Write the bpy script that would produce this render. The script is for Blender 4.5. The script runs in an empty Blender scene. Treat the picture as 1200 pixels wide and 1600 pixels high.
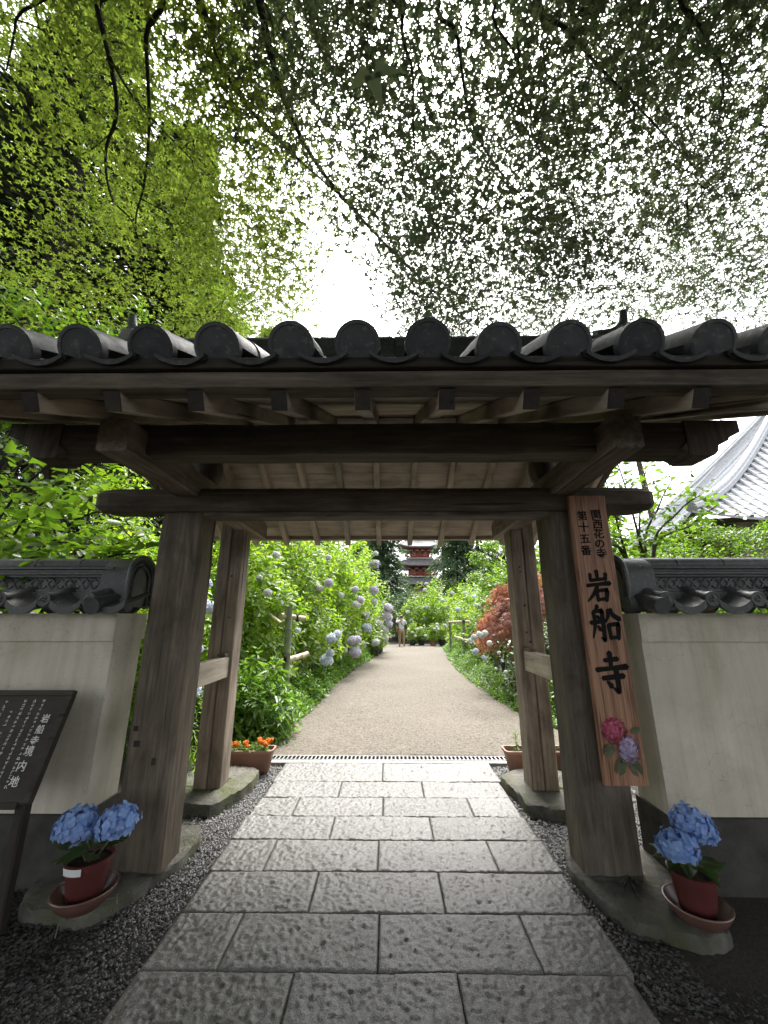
import bpy, math, random
import numpy as np
from mathutils import Vector, Matrix

R = random.Random(11)
NP = np.random.default_rng(11)
SC = bpy.context.scene
COL = SC.collection
PI = math.pi
rad = math.radians

# ------------------------------------------------------------------ camera
F_PIX, PITCH, YAW, EYE = 610.0, rad(15.2), rad(0.6), 1.5
cam = bpy.data.cameras.new('camera')
cam.sensor_fit = 'HORIZONTAL'
cam.sensor_width = 36.0
cam.lens = 36.0 * F_PIX / 1200.0
cam.clip_start = 0.05
cam.clip_end = 2000
cam_o = bpy.data.objects.new('camera', cam)
COL.objects.link(cam_o)
cam_o.location = (0, 0, EYE)
cam_o.rotation_euler = (PI / 2 + PITCH, 0, YAW)
SC.camera = cam_o

# ------------------------------------------------------------------ sky, sun, exposure (bright overcast)
SUN_EL, SUN_AZ = rad(58), rad(12)          # azimuth from +Y towards +X
world = bpy.data.worlds.new('World')
SC.world = world
world.use_nodes = True
wn, wl = world.node_tree.nodes, world.node_tree.links
wn.clear()
sky = wn.new('ShaderNodeTexSky')
sky.sky_type = 'NISHITA'
sky.sun_disc = False
sky.sun_elevation = SUN_EL
sky.sun_rotation = SUN_AZ
sky.air_density = 1.0
sky.dust_density = 4.0
hs = wn.new('ShaderNodeHueSaturation')
hs.inputs['Saturation'].default_value = 0.22
bg = wn.new('ShaderNodeBackground')
bg.inputs['Strength'].default_value = 0.15
wo = wn.new('ShaderNodeOutputWorld')
wl.new(sky.outputs[0], hs.inputs['Color'])
wl.new(hs.outputs[0], bg.inputs[0])
wl.new(bg.outputs[0], wo.inputs[0])
sun = bpy.data.lights.new('sun', 'SUN')
sun.energy = 1.5
sun.angle = rad(25)
sun.color = (1.0, 0.97, 0.92)
sun_o = bpy.data.objects.new('sun', sun)
COL.objects.link(sun_o)
sd = Vector((math.cos(SUN_EL) * math.sin(SUN_AZ), math.cos(SUN_EL) * math.cos(SUN_AZ), math.sin(SUN_EL)))
sun_o.rotation_euler = sd.to_track_quat('Z', 'Y').to_euler()
sun_o.location = (0, 0, 30)
vs = SC.view_settings
vs.view_transform = 'Standard'
vs.look = 'None'
vs.gamma = 1.0
vs.use_curve_mapping = False
vs.exposure = 2.2
SC.render.engine = 'CYCLES'
cy = SC.cycles
cy.max_bounces = 6
cy.diffuse_bounces = 3
cy.glossy_bounces = 3
cy.transmission_bounces = 4
cy.transparent_max_bounces = 4
cy.caustics_reflective = False
cy.caustics_refractive = False
cy.sample_clamp_indirect = 6.0
cy.use_denoising = True


# ------------------------------------------------------------------ placing helpers
def ray(px, py):
    u, v = (px - 600) / F_PIX, (800 - py) / F_PIX
    y = math.cos(PITCH) - math.sin(PITCH) * v
    z = math.sin(PITCH) + math.cos(PITCH) * v
    c, s = math.cos(YAW), math.sin(YAW)
    return u * c - y * s, u * s + y * c, z


def at(px, py, Y):
    r = ray(px, py)
    t = Y / r[1]
    return Vector((r[0] * t, Y, EYE + r[2] * t))


def at_z(px, py, z):
    r = ray(px, py)
    t = (z - EYE) / r[2]
    return Vector((r[0] * t, r[1] * t, z))


def project(p):
    c, s = math.cos(YAW), math.sin(YAW)
    p = np.asarray(p)
    X = p[..., 0] * c + p[..., 1] * s
    Yy = -p[..., 0] * s + p[..., 1] * c
    Z = p[..., 2] - EYE
    d = Yy * math.cos(PITCH) + Z * math.sin(PITCH)
    v = -Yy * math.sin(PITCH) + Z * math.cos(PITCH)
    dd = np.maximum(d, 0.01)
    return 600 + F_PIX * X / dd, 800 - F_PIX * v / dd, d


# ------------------------------------------------------------------ object helpers
def link(name, data, mat=None, parent=None, loc=(0, 0, 0), rot=(0, 0, 0), scale=(1, 1, 1)):
    o = bpy.data.objects.new(name, data)
    COL.objects.link(o)
    if mat is not None and data is not None and len(data.materials) == 0:
        data.materials.append(mat)
    o.parent = parent
    o.location = loc
    o.rotation_euler = rot
    o.scale = scale
    return o


def thing(name, label, cat, loc=(0, 0, 0), rz=0.0, group=None):
    o = link(name, None, loc=loc, rot=(0, 0, rz))
    tag(o, label, cat, group)
    return o


def tag(o, label, cat, group=None):
    o['label'] = label
    o['category'] = cat
    if group:
        o['group'] = group
    return o


def kind(o, k):
    o['kind'] = k
    return o


def copy_tree(o, parent=None):
    c = o.copy()
    COL.objects.link(c)
    c.parent = parent
    for ch in list(o.children):
        copy_tree(ch, c)
    return c


def np_mesh(name, V, Fs, smooth=False):
    """V (n,3); Fs: list of (m,k) int arrays, k constant in each."""
    me = bpy.data.meshes.new(name)
    V = np.ascontiguousarray(V, dtype=np.float32)
    Fs = [np.asarray(f, dtype=np.int32) for f in Fs if len(f)]
    me.vertices.add(len(V))
    me.vertices.foreach_set('co', V.ravel())
    nl = sum(f.size for f in Fs)
    npl = sum(len(f) for f in Fs)
    me.loops.add(nl)
    me.loops.foreach_set('vertex_index', np.concatenate([f.ravel() for f in Fs]))
    me.polygons.add(npl)
    st, off = [], 0
    for f in Fs:
        st.append(off + np.arange(len(f)) * f.shape[1])
        off += f.size
    me.polygons.foreach_set('loop_start', np.concatenate(st).astype(np.int32))
    if smooth:
        me.polygons.foreach_set('use_smooth', np.ones(npl, dtype=bool))
    me.update(calc_edges=True)
    me.validate()
    return me


class MB:
    def __init__(self):
        self.v, self.f = [], []

    def add(self, vs_, fs_):
        b = len(self.v)
        self.v += [tuple(p) for p in vs_]
        self.f += [tuple(b + i for i in f) for f in fs_]
        return self

    def box(self, x0, x1, y0, y1, z0, z1):
        v = [(x0, y0, z0), (x1, y0, z0), (x1, y1, z0), (x0, y1, z0), (x0, y0, z1), (x1, y0, z1), (x1, y1, z1), (x0, y1, z1)]
        return self.add(v, [(0, 3, 2, 1), (4, 5, 6, 7), (0, 1, 5, 4), (1, 2, 6, 5), (2, 3, 7, 6), (3, 0, 4, 7)])

    def tube(self, pts, radii, n=8, caps=True):
        pts = [Vector(p) for p in pts]
        if not hasattr(radii, '__len__'):
            radii = [radii] * len(pts)
        vs_, fs_ = [], []
        up = None
        for i, p in enumerate(pts):
            t = (pts[min(i + 1, len(pts) - 1)] - pts[max(i - 1, 0)])
            t = t.normalized() if t.length > 1e-9 else Vector((0, 0, 1))
            if up is None:
                up = t.orthogonal().normalized()
            up = (up - t * up.dot(t))
            up = up.normalized() if up.length > 1e-6 else t.orthogonal().normalized()
            s = t.cross(up)
            for k in range(n):
                a = 2 * PI * k / n
                vs_.append(p + (up * math.cos(a) + s * math.sin(a)) * radii[i])
        for i in range(len(pts) - 1):
            for k in range(n):
                k2 = (k + 1) % n
                fs_.append((i * n + k, i * n + k2, (i + 1) * n + k2, (i + 1) * n + k))
        if caps:
            fs_.append(tuple(range(n))[::-1])
            fs_.append(tuple((len(pts) - 1) * n + k for k in range(n)))
        return self.add(vs_, fs_)

    def lathe(self, prof, n=24, cx=0, cy=0, cz=0, close=False):
        vs_, fs_ = [], []
        for r, z in prof:
            for k in range(n):
                a = 2 * PI * k / n
                vs_.append((cx + r * math.cos(a), cy + r * math.sin(a), cz + z))
        m = len(prof)
        for i in range(m - 1 if not close else m):
            j = (i + 1) % m
            for k in range(n):
                k2 = (k + 1) % n
                fs_.append((i * n + k, i * n + k2, j * n + k2, j * n + k))
        return self.add(vs_, fs_)

    def prism(self, poly, y0, y1, ax='y'):
        """poly in (x,z) extruded in y, or (y,z) extruded in x."""
        n = len(poly)
        if ax == 'y':
            a = [(p[0], y0, p[1]) for p in poly] + [(p[0], y1, p[1]) for p in poly]
        elif ax == 'x':
            a = [(y0, p[0], p[1]) for p in poly] + [(y1, p[0], p[1]) for p in poly]
        else:
            a = [(p[0], p[1], y0) for p in poly] + [(p[0], p[1], y1) for p in poly]
        f = [tuple(range(n))[::-1], tuple(range(n, 2 * n))]
        f += [(i, (i + 1) % n, n + (i + 1) % n, n + i) for i in range(n)]
        return self.add(a, f)

    def mesh(self, name, smooth=False):
        me = bpy.data.meshes.new(name)
        me.from_pydata(self.v, [], self.f)
        import bmesh
        bm = bmesh.new()
        bm.from_mesh(me)
        bmesh.ops.recalc_face_normals(bm, faces=bm.faces)
        bm.to_mesh(me)
        bm.free()
        if smooth:
            me.polygons.foreach_set('use_smooth', np.ones(len(me.polygons), dtype=bool))
            if smooth != 'all':
                me.set_sharp_from_angle(angle=rad(40))
        me.update()
        return me

    def build(self, name, mat, parent=None, smooth=False, **k):
        return link(name, self.mesh(name, smooth), mat, parent, **k)


# ------------------------------------------------------------------ materials
def nodes(name):
    m = bpy.data.materials.new(name)
    m.use_nodes = True
    nt = m.node_tree
    nt.nodes.clear()
    out = nt.nodes.new('ShaderNodeOutputMaterial')
    return m, nt, out


def N(nt, typ, **k):
    n = nt.nodes.new(typ)
    for a, b in k.items():
        if a in n.inputs:
            n.inputs[a].default_value = b
        else:
            setattr(n, a, b)
    return n


def ramp(nt, fac, stops):
    r = nt.nodes.new('ShaderNodeValToRGB')
    el = r.color_ramp.elements
    while len(el) < len(stops):
        el.new(0.5)
    for e, (p, c) in zip(el, stops):
        e.position = p
        e.color = (*c, 1) if len(c) == 3 else c
    nt.links.new(fac, r.inputs[0])
    return r.outputs[0]


def coords(nt, scale=(1, 1, 1), rnd=True, obj=True):
    tc = nt.nodes.new('ShaderNodeTexCoord')
    mp = nt.nodes.new('ShaderNodeMapping')
    mp.inputs['Scale'].default_value = scale
    nt.links.new(tc.outputs['Object' if obj else 'Generated'], mp.inputs['Vector'])
    if rnd:
        oi = nt.nodes.new('ShaderNodeObjectInfo')
        mu = N(nt, 'ShaderNodeMath', operation='MULTIPLY')
        mu.inputs[1].default_value = 37.0
        nt.links.new(oi.outputs['Random'], mu.inputs[0])
        cb = nt.nodes.new('ShaderNodeCombineXYZ')
        for i in range(3):
            nt.links.new(mu.outputs[0], cb.inputs[i])
        nt.links.new(cb.outputs[0], mp.inputs['Location'])
    return mp.outputs[0]


def mix(nt, fac, a, b, mode='MIX'):
    m = nt.nodes.new('ShaderNodeMix')
    m.data_type = 'RGBA'
    m.blend_type = mode
    for sock, val in ((m.inputs[0], fac), (m.inputs[6], a), (m.inputs[7], b)):
        if hasattr(val, 'is_output') or hasattr(val, 'links'):
            nt.links.new(val, sock)
        else:
            sock.default_value = val if not isinstance(val, tuple) or len(val) == 4 else (*val, 1)
    return m.outputs[2]


def noise(nt, vec, scale, detail=4, rough=0.55, dist=0.0):
    n = N(nt, 'ShaderNodeTexNoise', Scale=scale, Detail=detail, Roughness=rough, Distortion=dist)
    nt.links.new(vec, n.inputs['Vector'])
    return n.outputs[0]


def bump(nt, h, strength=0.3, dist=0.01, base=None):
    b = N(nt, 'ShaderNodeBump', Strength=strength, Distance=dist)
    nt.links.new(h, b.inputs['Height'])
    if base is not None:
        nt.links.new(base, b.inputs['Normal'])
    return b.outputs[0]


def principled(nt, out, col, rough=0.6, nrm=None, spec=0.5, metal=0.0):
    p = N(nt, 'ShaderNodeBsdfPrincipled')
    for key, val in (('Base Color', col), ('Roughness', rough), ('Metallic', metal), ('Specular IOR Level', spec)):
        if hasattr(val, 'links') and not isinstance(val, tuple):
            nt.links.new(val, p.inputs[key])
        else:
            p.inputs[key].default_value = (*val, 1) if isinstance(val, tuple) and len(val) == 3 else val
    if nrm is not None:
        nt.links.new(nrm, p.inputs['Normal'])
    nt.links.new(p.outputs[0], out.inputs['Surface'])
    return p


def wood(name, dark, mid, light, grain=1.0, rough=0.75, rings=0.3, spots=True):
    m, nt, out = nodes(name)
    v = coords(nt, (1, 1, 0.05))
    g1 = noise(nt, v, 34 * grain, 7, 0.68, 0.5)
    v4 = coords(nt, (1, 1, 0.16))
    g2 = noise(nt, v4, 9 * grain, 6, 0.62, 1.2)
    gm = N(nt, 'ShaderNodeMix')
    gm.inputs[0].default_value = 0.45
    nt.links.new(g1, gm.inputs[2])
    nt.links.new(g2, gm.inputs[3])
    c = ramp(nt, gm.outputs[0], [(0.34, dark), (0.5, mid), (0.66, light)])
    v2 = coords(nt, (1, 1, 0.45))
    st = noise(nt, v2, 4.5, 6, 0.65, 0.6)
    c = mix(nt, 0.85, c, ramp(nt, st, [(0.33, (0.5, 0.48, 0.45)), (0.5, (0.95, 0.94, 0.92)), (0.68, (1.25, 1.22, 1.18))]), 'MULTIPLY')
    pal = noise(nt, v2, 2.1, 5, 0.7)
    c = mix(nt, ramp(nt, pal, [(0.56, (0, 0, 0)), (0.72, (0.5, 0.5, 0.5))]), c, tuple(0.6 * l + 0.06 for l in light))
    oi = nt.nodes.new('ShaderNodeObjectInfo')
    c = mix(nt, 0.8, c, ramp(nt, oi.outputs['Random'], [(0, (0.80, 0.80, 0.82)), (1, (1.12, 1.08, 1.02))]), 'MULTIPLY')
    n1 = bump(nt, g1, 0.35, 0.004)
    v3 = coords(nt, (1, 1, 0.025))
    cr = noise(nt, v3, 30, 2, 0.4, 0.4)
    n2 = bump(nt, ramp(nt, cr, [(0.27, (0, 0, 0)), (0.31, (1, 1, 1))]), 0.6, 0.01, n1)
    c = mix(nt, 1.0, c, ramp(nt, cr, [(0.265, (0.3, 0.28, 0.26)), (0.30, (1, 1, 1))]), 'MULTIPLY')
    principled(nt, out, c, rough, n2, 0.35)
    return m


M = {}
M['old_wood'] = wood('old_wood', (0.042, 0.035, 0.029), (0.105, 0.088, 0.072), (0.21, 0.18, 0.148))
M['post_wood'] = wood('post_wood', (0.055, 0.045, 0.034), (0.115, 0.093, 0.07), (0.20, 0.167, 0.13))
M['brace_wood'] = wood('brace_wood', (0.11, 0.087, 0.067), (0.225, 0.185, 0.147), (0.35, 0.30, 0.25))
M['pale_wood'] = wood('pale_wood', (0.30, 0.26, 0.21), (0.46, 0.405, 0.34), (0.56, 0.505, 0.44), 0.8)
M['soffit_wood'] = wood('soffit_wood', (0.36, 0.31, 0.25), (0.52, 0.46, 0.385), (0.60, 0.545, 0.47), 0.7)
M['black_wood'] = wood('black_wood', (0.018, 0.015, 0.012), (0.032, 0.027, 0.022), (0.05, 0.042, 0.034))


def cedar_board():
    m, nt, out = nodes('cedar_board')
    v = coords(nt, (1, 1, 0.10), False)
    dn = noise(nt, v, 5, 3, 0.5)
    v2 = coords(nt, (1, .3, 0.035), False)
    w = N(nt, 'ShaderNodeTexNoise', Scale=52.0, Detail=3.0, Roughness=0.5, Distortion=1.6)
    nt.links.new(v2, w.inputs['Vector'])
    c = ramp(nt, w.outputs['Fac'], [(0.36, (0.14, 0.064, 0.036)), (0.46, (0.27, 0.14, 0.083)), (0.64, (0.36, 0.20, 0.12))])
    c = mix(nt, 0.5, c, ramp(nt, dn, [(0.3, (0.7, 0.68, 0.66)), (0.7, (1.1, 1.08, 1.05))]), 'MULTIPLY')
    nn = bump(nt, w.outputs['Fac'], 0.5, 0.003)
    principled(nt, out, c, 0.55, nn, 0.4)
    return m


M['cedar'] = cedar_board()


def simple(name, col, rough=0.6, nscale=8, var=0.25, bumps=0.15, spec=0.4, bd=0.004, metal=0.0, fine=None):
    m, nt, out = nodes(name)
    v = coords(nt)
    n1 = noise(nt, v, nscale, 6, 0.6)
    lo = tuple(c * (1 - var) for c in col)
    hi = tuple(min(1, c * (1 + var)) for c in col)
    c = ramp(nt, n1, [(0.3, lo), (0.7, hi)])
    n2 = noise(nt, v, nscale * (fine or 6), 4, 0.6)
    principled(nt, out, c, rough, bump(nt, n2, bumps, bd), spec, metal)
    return m


def tile_mat(name, a, b, rough=0.42):
    m, nt, out = nodes(name)
    v = coords(nt)
    n1 = noise(nt, v, 9, 7, 0.65)
    c = ramp(nt, n1, [(0.3, a), (0.72, b)])
    ln = noise(nt, v, 34, 3, 0.6)
    c = mix(nt, ramp(nt, ln, [(0.56, (0, 0, 0)), (0.66, (0.5, 0.5, 0.5))]), c, (0.13, 0.14, 0.115))
    oi = nt.nodes.new('ShaderNodeObjectInfo')
    c = mix(nt, 0.8, c, ramp(nt, oi.outputs['Random'], [(0, (0.55, 0.55, 0.57)), (1, (1.55, 1.55, 1.5))]), 'MULTIPLY')
    r = ramp(nt, n1, [(0.3, (rough - .1,) * 3), (0.7, (rough + .15,) * 3)])
    principled(nt, out, c, r, bump(nt, noise(nt, v, 60, 4, 0.6), 0.2, 0.003), 0.5)
    return m


M['tile'] = tile_mat('roof_tile', (0.024, 0.026, 0.03), (0.058, 0.061, 0.067), 0.58)
M['wall_tile'] = tile_mat('wall_tile', (0.03, 0.031, 0.033), (0.075, 0.076, 0.078), 0.5)
M['hall_tile'] = tile_mat('hall_tile', (0.30, 0.31, 0.325), (0.46, 0.47, 0.485), 0.30)


def plaster():
    m, nt, out = nodes('plaster')
    v = coords(nt, rnd=False)
    n1 = noise(nt, v, 2.2, 7, 0.62, 0.4)
    c = ramp(nt, n1, [(0.3, (0.45, 0.41, 0.325)), (0.55, (0.58, 0.54, 0.45)), (0.75, (0.64, 0.60, 0.51))])
    v2 = coords(nt, (3.0, 3.0, 0.35), False)
    n2 = noise(nt, v2, 3.5, 5, 0.6)
    c = mix(nt, 0.35, c, ramp(nt, n2, [(0.35, (0.72, 0.70, 0.62)), (0.6, (1, 1, 1))]), 'MULTIPLY')
    v5 = coords(nt, (7.0, 7.0, 0.22), False)
    n5 = noise(nt, v5, 2.4, 6, 0.65)
    c = mix(nt, 0.28, c, ramp(nt, n5, [(0.40, (0.74, 0.72, 0.65)), (0.52, (1, 1, 1)), (0.66, (1.06, 1.06, 1.05))]), 'MULTIPLY')
    vo = N(nt, 'ShaderNodeTexVoronoi', feature='DISTANCE_TO_EDGE', Scale=1.6)
    wv = nt.nodes.new('ShaderNodeVectorMath')
    wv.operation = 'ADD'
    nz = N(nt, 'ShaderNodeTexNoise', Scale=5.0, Detail=5.0)
    nt.links.new(v, nz.inputs['Vector'])
    nt.links.new(v, wv.inputs[0])
    nt.links.new(nz.outputs['Color'], wv.inputs[1])
    nt.links.new(wv.outputs[0], vo.inputs['Vector'])
    c = mix(nt, 0.6, c, ramp(nt, vo.outputs['Distance'], [(0.0, (0.55, 0.53, 0.48)), (0.006, (1, 1, 1))]), 'MULTIPLY')
    sp = noise(nt, v, 90, 2, 0.5)
    c = mix(nt, 1.0, c, ramp(nt, sp, [(0.24, (0.6, 0.58, 0.5)), (0.30, (1, 1, 1))]), 'MULTIPLY')
    principled(nt, out, c, 0.85, bump(nt, noise(nt, v, 120, 5, 0.6), 0.12, 0.003), 0.2)
    return m


M['plaster'] = plaster()
M['base_stone'] = simple('base_stone', (0.05, 0.047, 0.042), 0.85, 7, 0.4, 0.5, 0.3, 0.01)


def granite():
    m, nt, out = nodes('granite')
    v = coords(nt)
    big = noise(nt, v, 3.0, 5, 0.6)
    pit = noise(nt, v, 48, 4, 0.6, 0.3)
    gr = noise(nt, v, 210, 3, 0.7)
    c = ramp(nt, gr, [(0.33, (0.04, 0.039, 0.038)), (0.5, (0.13, 0.127, 0.121)), (0.68, (0.25, 0.246, 0.237))])
    c = mix(nt, 0.8, c, ramp(nt, big, [(0.3, (0.65, 0.63, 0.58)), (0.7, (1.1, 1.1, 1.08))]), 'MULTIPLY')
    c = mix(nt, 1.0, c, ramp(nt, pit, [(0.3, (0.82, 0.81, 0.80)), (0.5, (1, 1, 1))]), 'MULTIPLY')
    oi = nt.nodes.new('ShaderNodeObjectInfo')
    c = mix(nt, 0.9, c, ramp(nt, oi.outputs['Random'], [(0, (0.72, 0.70, 0.67)), (0.5, (1.0, 0.99, 0.96)), (1, (1.22, 1.22, 1.22))]), 'MULTIPLY')
    n1 = bump(nt, pit, 0.5, 0.010)
    n2 = bump(nt, gr, 0.35, 0.004, n1)
    r = ramp(nt, big, [(0.3, (0.40, 0.40, 0.40)), (0.7, (0.56, 0.56, 0.56))])
    principled(nt, out, c, r, n2, 0.4)
    return m


M['granite'] = granite()


def mossy_stone():
    m, nt, out = nodes('mossy_stone')
    v = coords(nt)
    n1 = noise(nt, v, 5, 7, 0.65)
    c = ramp(nt, n1, [(0.3, (0.055, 0.052, 0.045)), (0.55, (0.145, 0.138, 0.118)), (0.75, (0.24, 0.23, 0.20))])
    ms = noise(nt, v, 3.2, 5, 0.6)
    c = mix(nt, ramp(nt, ms, [(0.5, (0, 0, 0)), (0.68, (0.75, 0.75, 0.75))]), c, (0.10, 0.115, 0.04))
    principled(nt, out, c, 0.8, bump(nt, noise(nt, v, 38, 8, 0.75), 1.0, 0.03), 0.3)
    return m


M['mossy'] = mossy_stone()
M['soil_dark'] = None


def ground_mat(name, a, b, c3, scale, rough=0.9, bs=0.6, bd=0.01, fine=180, loc=False):
    m, nt, out = nodes(name)
    v = coords(nt, rnd=False)
    n1 = noise(nt, v, scale, 6, 0.6)
    c = ramp(nt, n1, [(0.3, a), (0.7, b)])
    f = noise(nt, v, fine, 3, 0.7)
    c = mix(nt, ramp(nt, f, [(0.45, (0, 0, 0)), (0.62, (0.9, 0.9, 0.9))]), c, c3)
    f2 = noise(nt, v, fine * 0.45, 3, 0.7)
    c = mix(nt, 0.8, c, ramp(nt, f2, [(0.34, (0.62, 0.60, 0.57)), (0.52, (1.05, 1.05, 1.05))]), 'MULTIPLY')
    principled(nt, out, c, rough, bump(nt, f2, bs, bd, bump(nt, f, bs, bd * .5)), 0.25)
    return m


M['soil'] = ground_mat('soil', (0.02, 0.018, 0.015), (0.042, 0.037, 0.031), (0.06, 0.054, 0.048), 2.0, bs=0.8, fine=90)
M['path'] = ground_mat('path_earth', (0.088, 0.075, 0.058), (0.145, 0.127, 0.102), (0.20, 0.178, 0.148), 0.45, fine=42, bs=1.0, bd=0.02)
M['gravel'] = None


def island_mat(name, cols, rough=0.6, spec=0.4, trans=0.0, tcol=None, bumps=0.0):
    """colour differs from piece to piece (leaf, pebble, petal)."""
    m, nt, out = nodes(name)
    g = nt.nodes.new('ShaderNodeNewGeometry')
    n = len(cols)
    c = ramp(nt, g.outputs['Random Per Island'], [(i / max(1, n - 1), cc) for i, cc in enumerate(cols)])
    oi = nt.nodes.new('ShaderNodeObjectInfo')
    c = mix(nt, 0.6, c, ramp(nt, oi.outputs['Random'], [(0, (0.86, 0.88, 0.9)), (1, (1.12, 1.1, 1.05))]), 'MULTIPLY')
    p = principled(nt, out, c, rough, None, spec)
    if trans > 0:
        t = nt.nodes.new('ShaderNodeBsdfTranslucent')
        tc = mix(nt, 1.0, c, tcol or (1.25, 1.35, 0.75), 'MULTIPLY')
        nt.links.new(tc, t.inputs['Color'])
        mx = nt.nodes.new('ShaderNodeMixShader')
        mx.inputs[0].default_value = trans
        nt.links.new(p.outputs[0], mx.inputs[1])
        nt.links.new(t.outputs[0], mx.inputs[2])
        nt.links.new(mx.outputs[0], out.inputs['Surface'])
    return m


M['gravel'] = island_mat('gravel', [(0.022, 0.022, 0.023), (0.042, 0.042, 0.043), (0.075, 0.074, 0.072), (0.034, 0.033, 0.032), (0.12, 0.117, 0.113)], 0.5, 0.5)
TG = (1.5, 1.55, 0.6)
M['maple_leaf'] = island_mat('maple_leaf', [(0.042, 0.056, 0.038), (0.062, 0.08, 0.048), (0.082, 0.102, 0.055)], 0.45, 0.5, 0.55, (1.35, 1.4, 0.95))  # backlit silhouette grey is put into this copy's colour
M['maple_leaf_lit'] = island_mat('maple_leaf_lit', [(0.065, 0.105, 0.028), (0.105, 0.15, 0.034), (0.14, 0.18, 0.042)], 0.45, 0.5, 0.55, (1.4, 1.4, 0.7))  # same maple leaf; its lit look is put into the yellower colour
M['hydrangea_leaf'] = island_mat('hydrangea_leaf', [(0.09, 0.175, 0.022), (0.15, 0.26, 0.03), (0.22, 0.33, 0.04), (0.28, 0.37, 0.05)], 0.42, 0.5, 0.52, TG)
M['lily_leaf'] = island_mat('lily_leaf', [(0.06, 0.14, 0.022), (0.115, 0.225, 0.032), (0.18, 0.30, 0.045)], 0.4, 0.5, 0.4, TG)
M['shrub_leaf'] = island_mat('shrub_leaf', [(0.06, 0.13, 0.02), (0.11, 0.20, 0.03), (0.16, 0.25, 0.035)], 0.38, 0.5, 0.5, TG)
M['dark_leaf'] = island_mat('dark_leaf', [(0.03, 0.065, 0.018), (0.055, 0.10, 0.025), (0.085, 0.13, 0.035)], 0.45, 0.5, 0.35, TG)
M['cedar_needle'] = island_mat('cedar_needle', [(0.022, 0.036, 0.018), (0.04, 0.055, 0.026), (0.06, 0.062, 0.036)], 0.7, 0.2, 0.15)
M['blue_conifer'] = island_mat('blue_conifer', [(0.04, 0.08, 0.04), (0.065, 0.12, 0.058), (0.10, 0.155, 0.075)], 0.6, 0.3, 0.3)
M['red_leaf'] = island_mat('red_leaf', [(0.24, 0.085, 0.075), (0.34, 0.15, 0.125), (0.36, 0.20, 0.10), (0.29, 0.12, 0.13), (0.22, 0.16, 0.08)], 0.5, 0.4, 0.5, (1.4, 1.0, 0.7))
M['grass'] = island_mat('grass', [(0.09, 0.17, 0.025), (0.15, 0.25, 0.035), (0.21, 0.31, 0.05)], 0.5, 0.4, 0.5, TG)
M['petal_blue'] = island_mat('petal_blue', [(0.15, 0.28, 0.58), (0.23, 0.38, 0.69), (0.34, 0.49, 0.78), (0.30, 0.38, 0.70), (0.20, 0.36, 0.62)], 0.6, 0.2, 0.3, (1, 1, 1.1))
M['petal_pale'] = island_mat('petal_pale', [(0.56, 0.62, 0.74), (0.66, 0.71, 0.80), (0.74, 0.77, 0.82)], 0.6, 0.2, 0.3, (1, 1, 1))
M['petal_lilac'] = island_mat('petal_lilac', [(0.56, 0.51, 0.64), (0.65, 0.61, 0.72), (0.73, 0.70, 0.77)], 0.6, 0.2, 0.3, (1, 1, 1))
M['petal_white'] = island_mat('petal_white', [(0.62, 0.66, 0.60), (0.74, 0.76, 0.72), (0.70, 0.72, 0.76)], 0.6, 0.2, 0.3, (1, 1, 1))
M['petal_pink'] = island_mat('petal_pink', [(0.33, 0.05, 0.10), (0.42, 0.09, 0.15), (0.52, 0.17, 0.23)], 0.6, 0.2, 0.0)
M['petal_mauve'] = island_mat('petal_mauve', [(0.30, 0.24, 0.40), (0.38, 0.31, 0.48), (0.45, 0.40, 0.54)], 0.6, 0.2, 0.0)
M['petal_orange'] = island_mat('petal_orange', [(0.62, 0.16, 0.02), (0.78, 0.26, 0.03), (0.72, 0.20, 0.02)], 0.6, 0.2, 0.2, (1, .8, .5))
M['carved_leaf'] = simple('carved_leaf', (0.075, 0.085, 0.04), 0.6, 40, 0.4)
M['bark'] = simple('bark', (0.075, 0.062, 0.05), 0.9, 14, 0.45, 0.8, 0.2, 0.02)
M['dark_bark'] = simple('dark_bark', (0.032, 0.028, 0.025), 0.9, 14, 0.4, 0.8, 0.2, 0.02)
M['stem'] = simple('green_stem', (0.10, 0.10, 0.05), 0.7, 20, 0.4)
M['bamboo'] = simple('bamboo', (0.36, 0.32, 0.19), 0.45, 6, 0.35, 0.1)
M['green_bamboo'] = simple('green_bamboo', (0.17, 0.20, 0.12), 0.5, 6, 0.35, 0.1)
M['rope'] = simple('black_rope', (0.015, 0.014, 0.013), 0.8, 60, 0.3)
M['terracotta'] = simple('terracotta_plastic', (0.30, 0.165, 0.115), 0.55, 5, 0.15, 0.06)
M['red_pot'] = simple('red_pot', (0.085, 0.022, 0.019), 0.45, 5, 0.2, 0.05)
M['brown_saucer'] = simple('brown_saucer', (0.115, 0.058, 0.043), 0.33, 6, 0.25, 0.08, 0.5)
M['pot_label'] = simple('white_label', (0.62, 0.62, 0.60), 0.6, 6, 0.1, 0.05)
M['wire'] = simple('steel_wire', (0.30, 0.27, 0.24), 0.35, 20, 0.3, 0.1, 0.5, 0.002, 0.8)
M['black_pot'] = simple('black_pot', (0.025, 0.027, 0.03), 0.5, 6, 0.2)
M['potting_soil'] = simple('potting_soil', (0.035, 0.026, 0.02), 0.95, 30, 0.5, 0.8, 0.2, 0.01)
M['concrete'] = simple('concrete', (0.30, 0.29, 0.27), 0.8, 6, 0.2, 0.3)
M['steel'] = simple('galvanised_steel', (0.20, 0.20, 0.197), 0.5, 9, 0.25, 0.1, 0.5, 0.003, 0.4)
M['drain_dark'] = simple('drain_channel', (0.02, 0.02, 0.02), 0.9, 9, 0.2)
M['ink'] = simple('black_ink', (0.007, 0.0065, 0.0065), 0.75, 9, 0.2, 0.05, 0.15)
M['white_paint'] = simple('white_paint', (0.58, 0.57, 0.54), 0.7, 50, 0.35)
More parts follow.
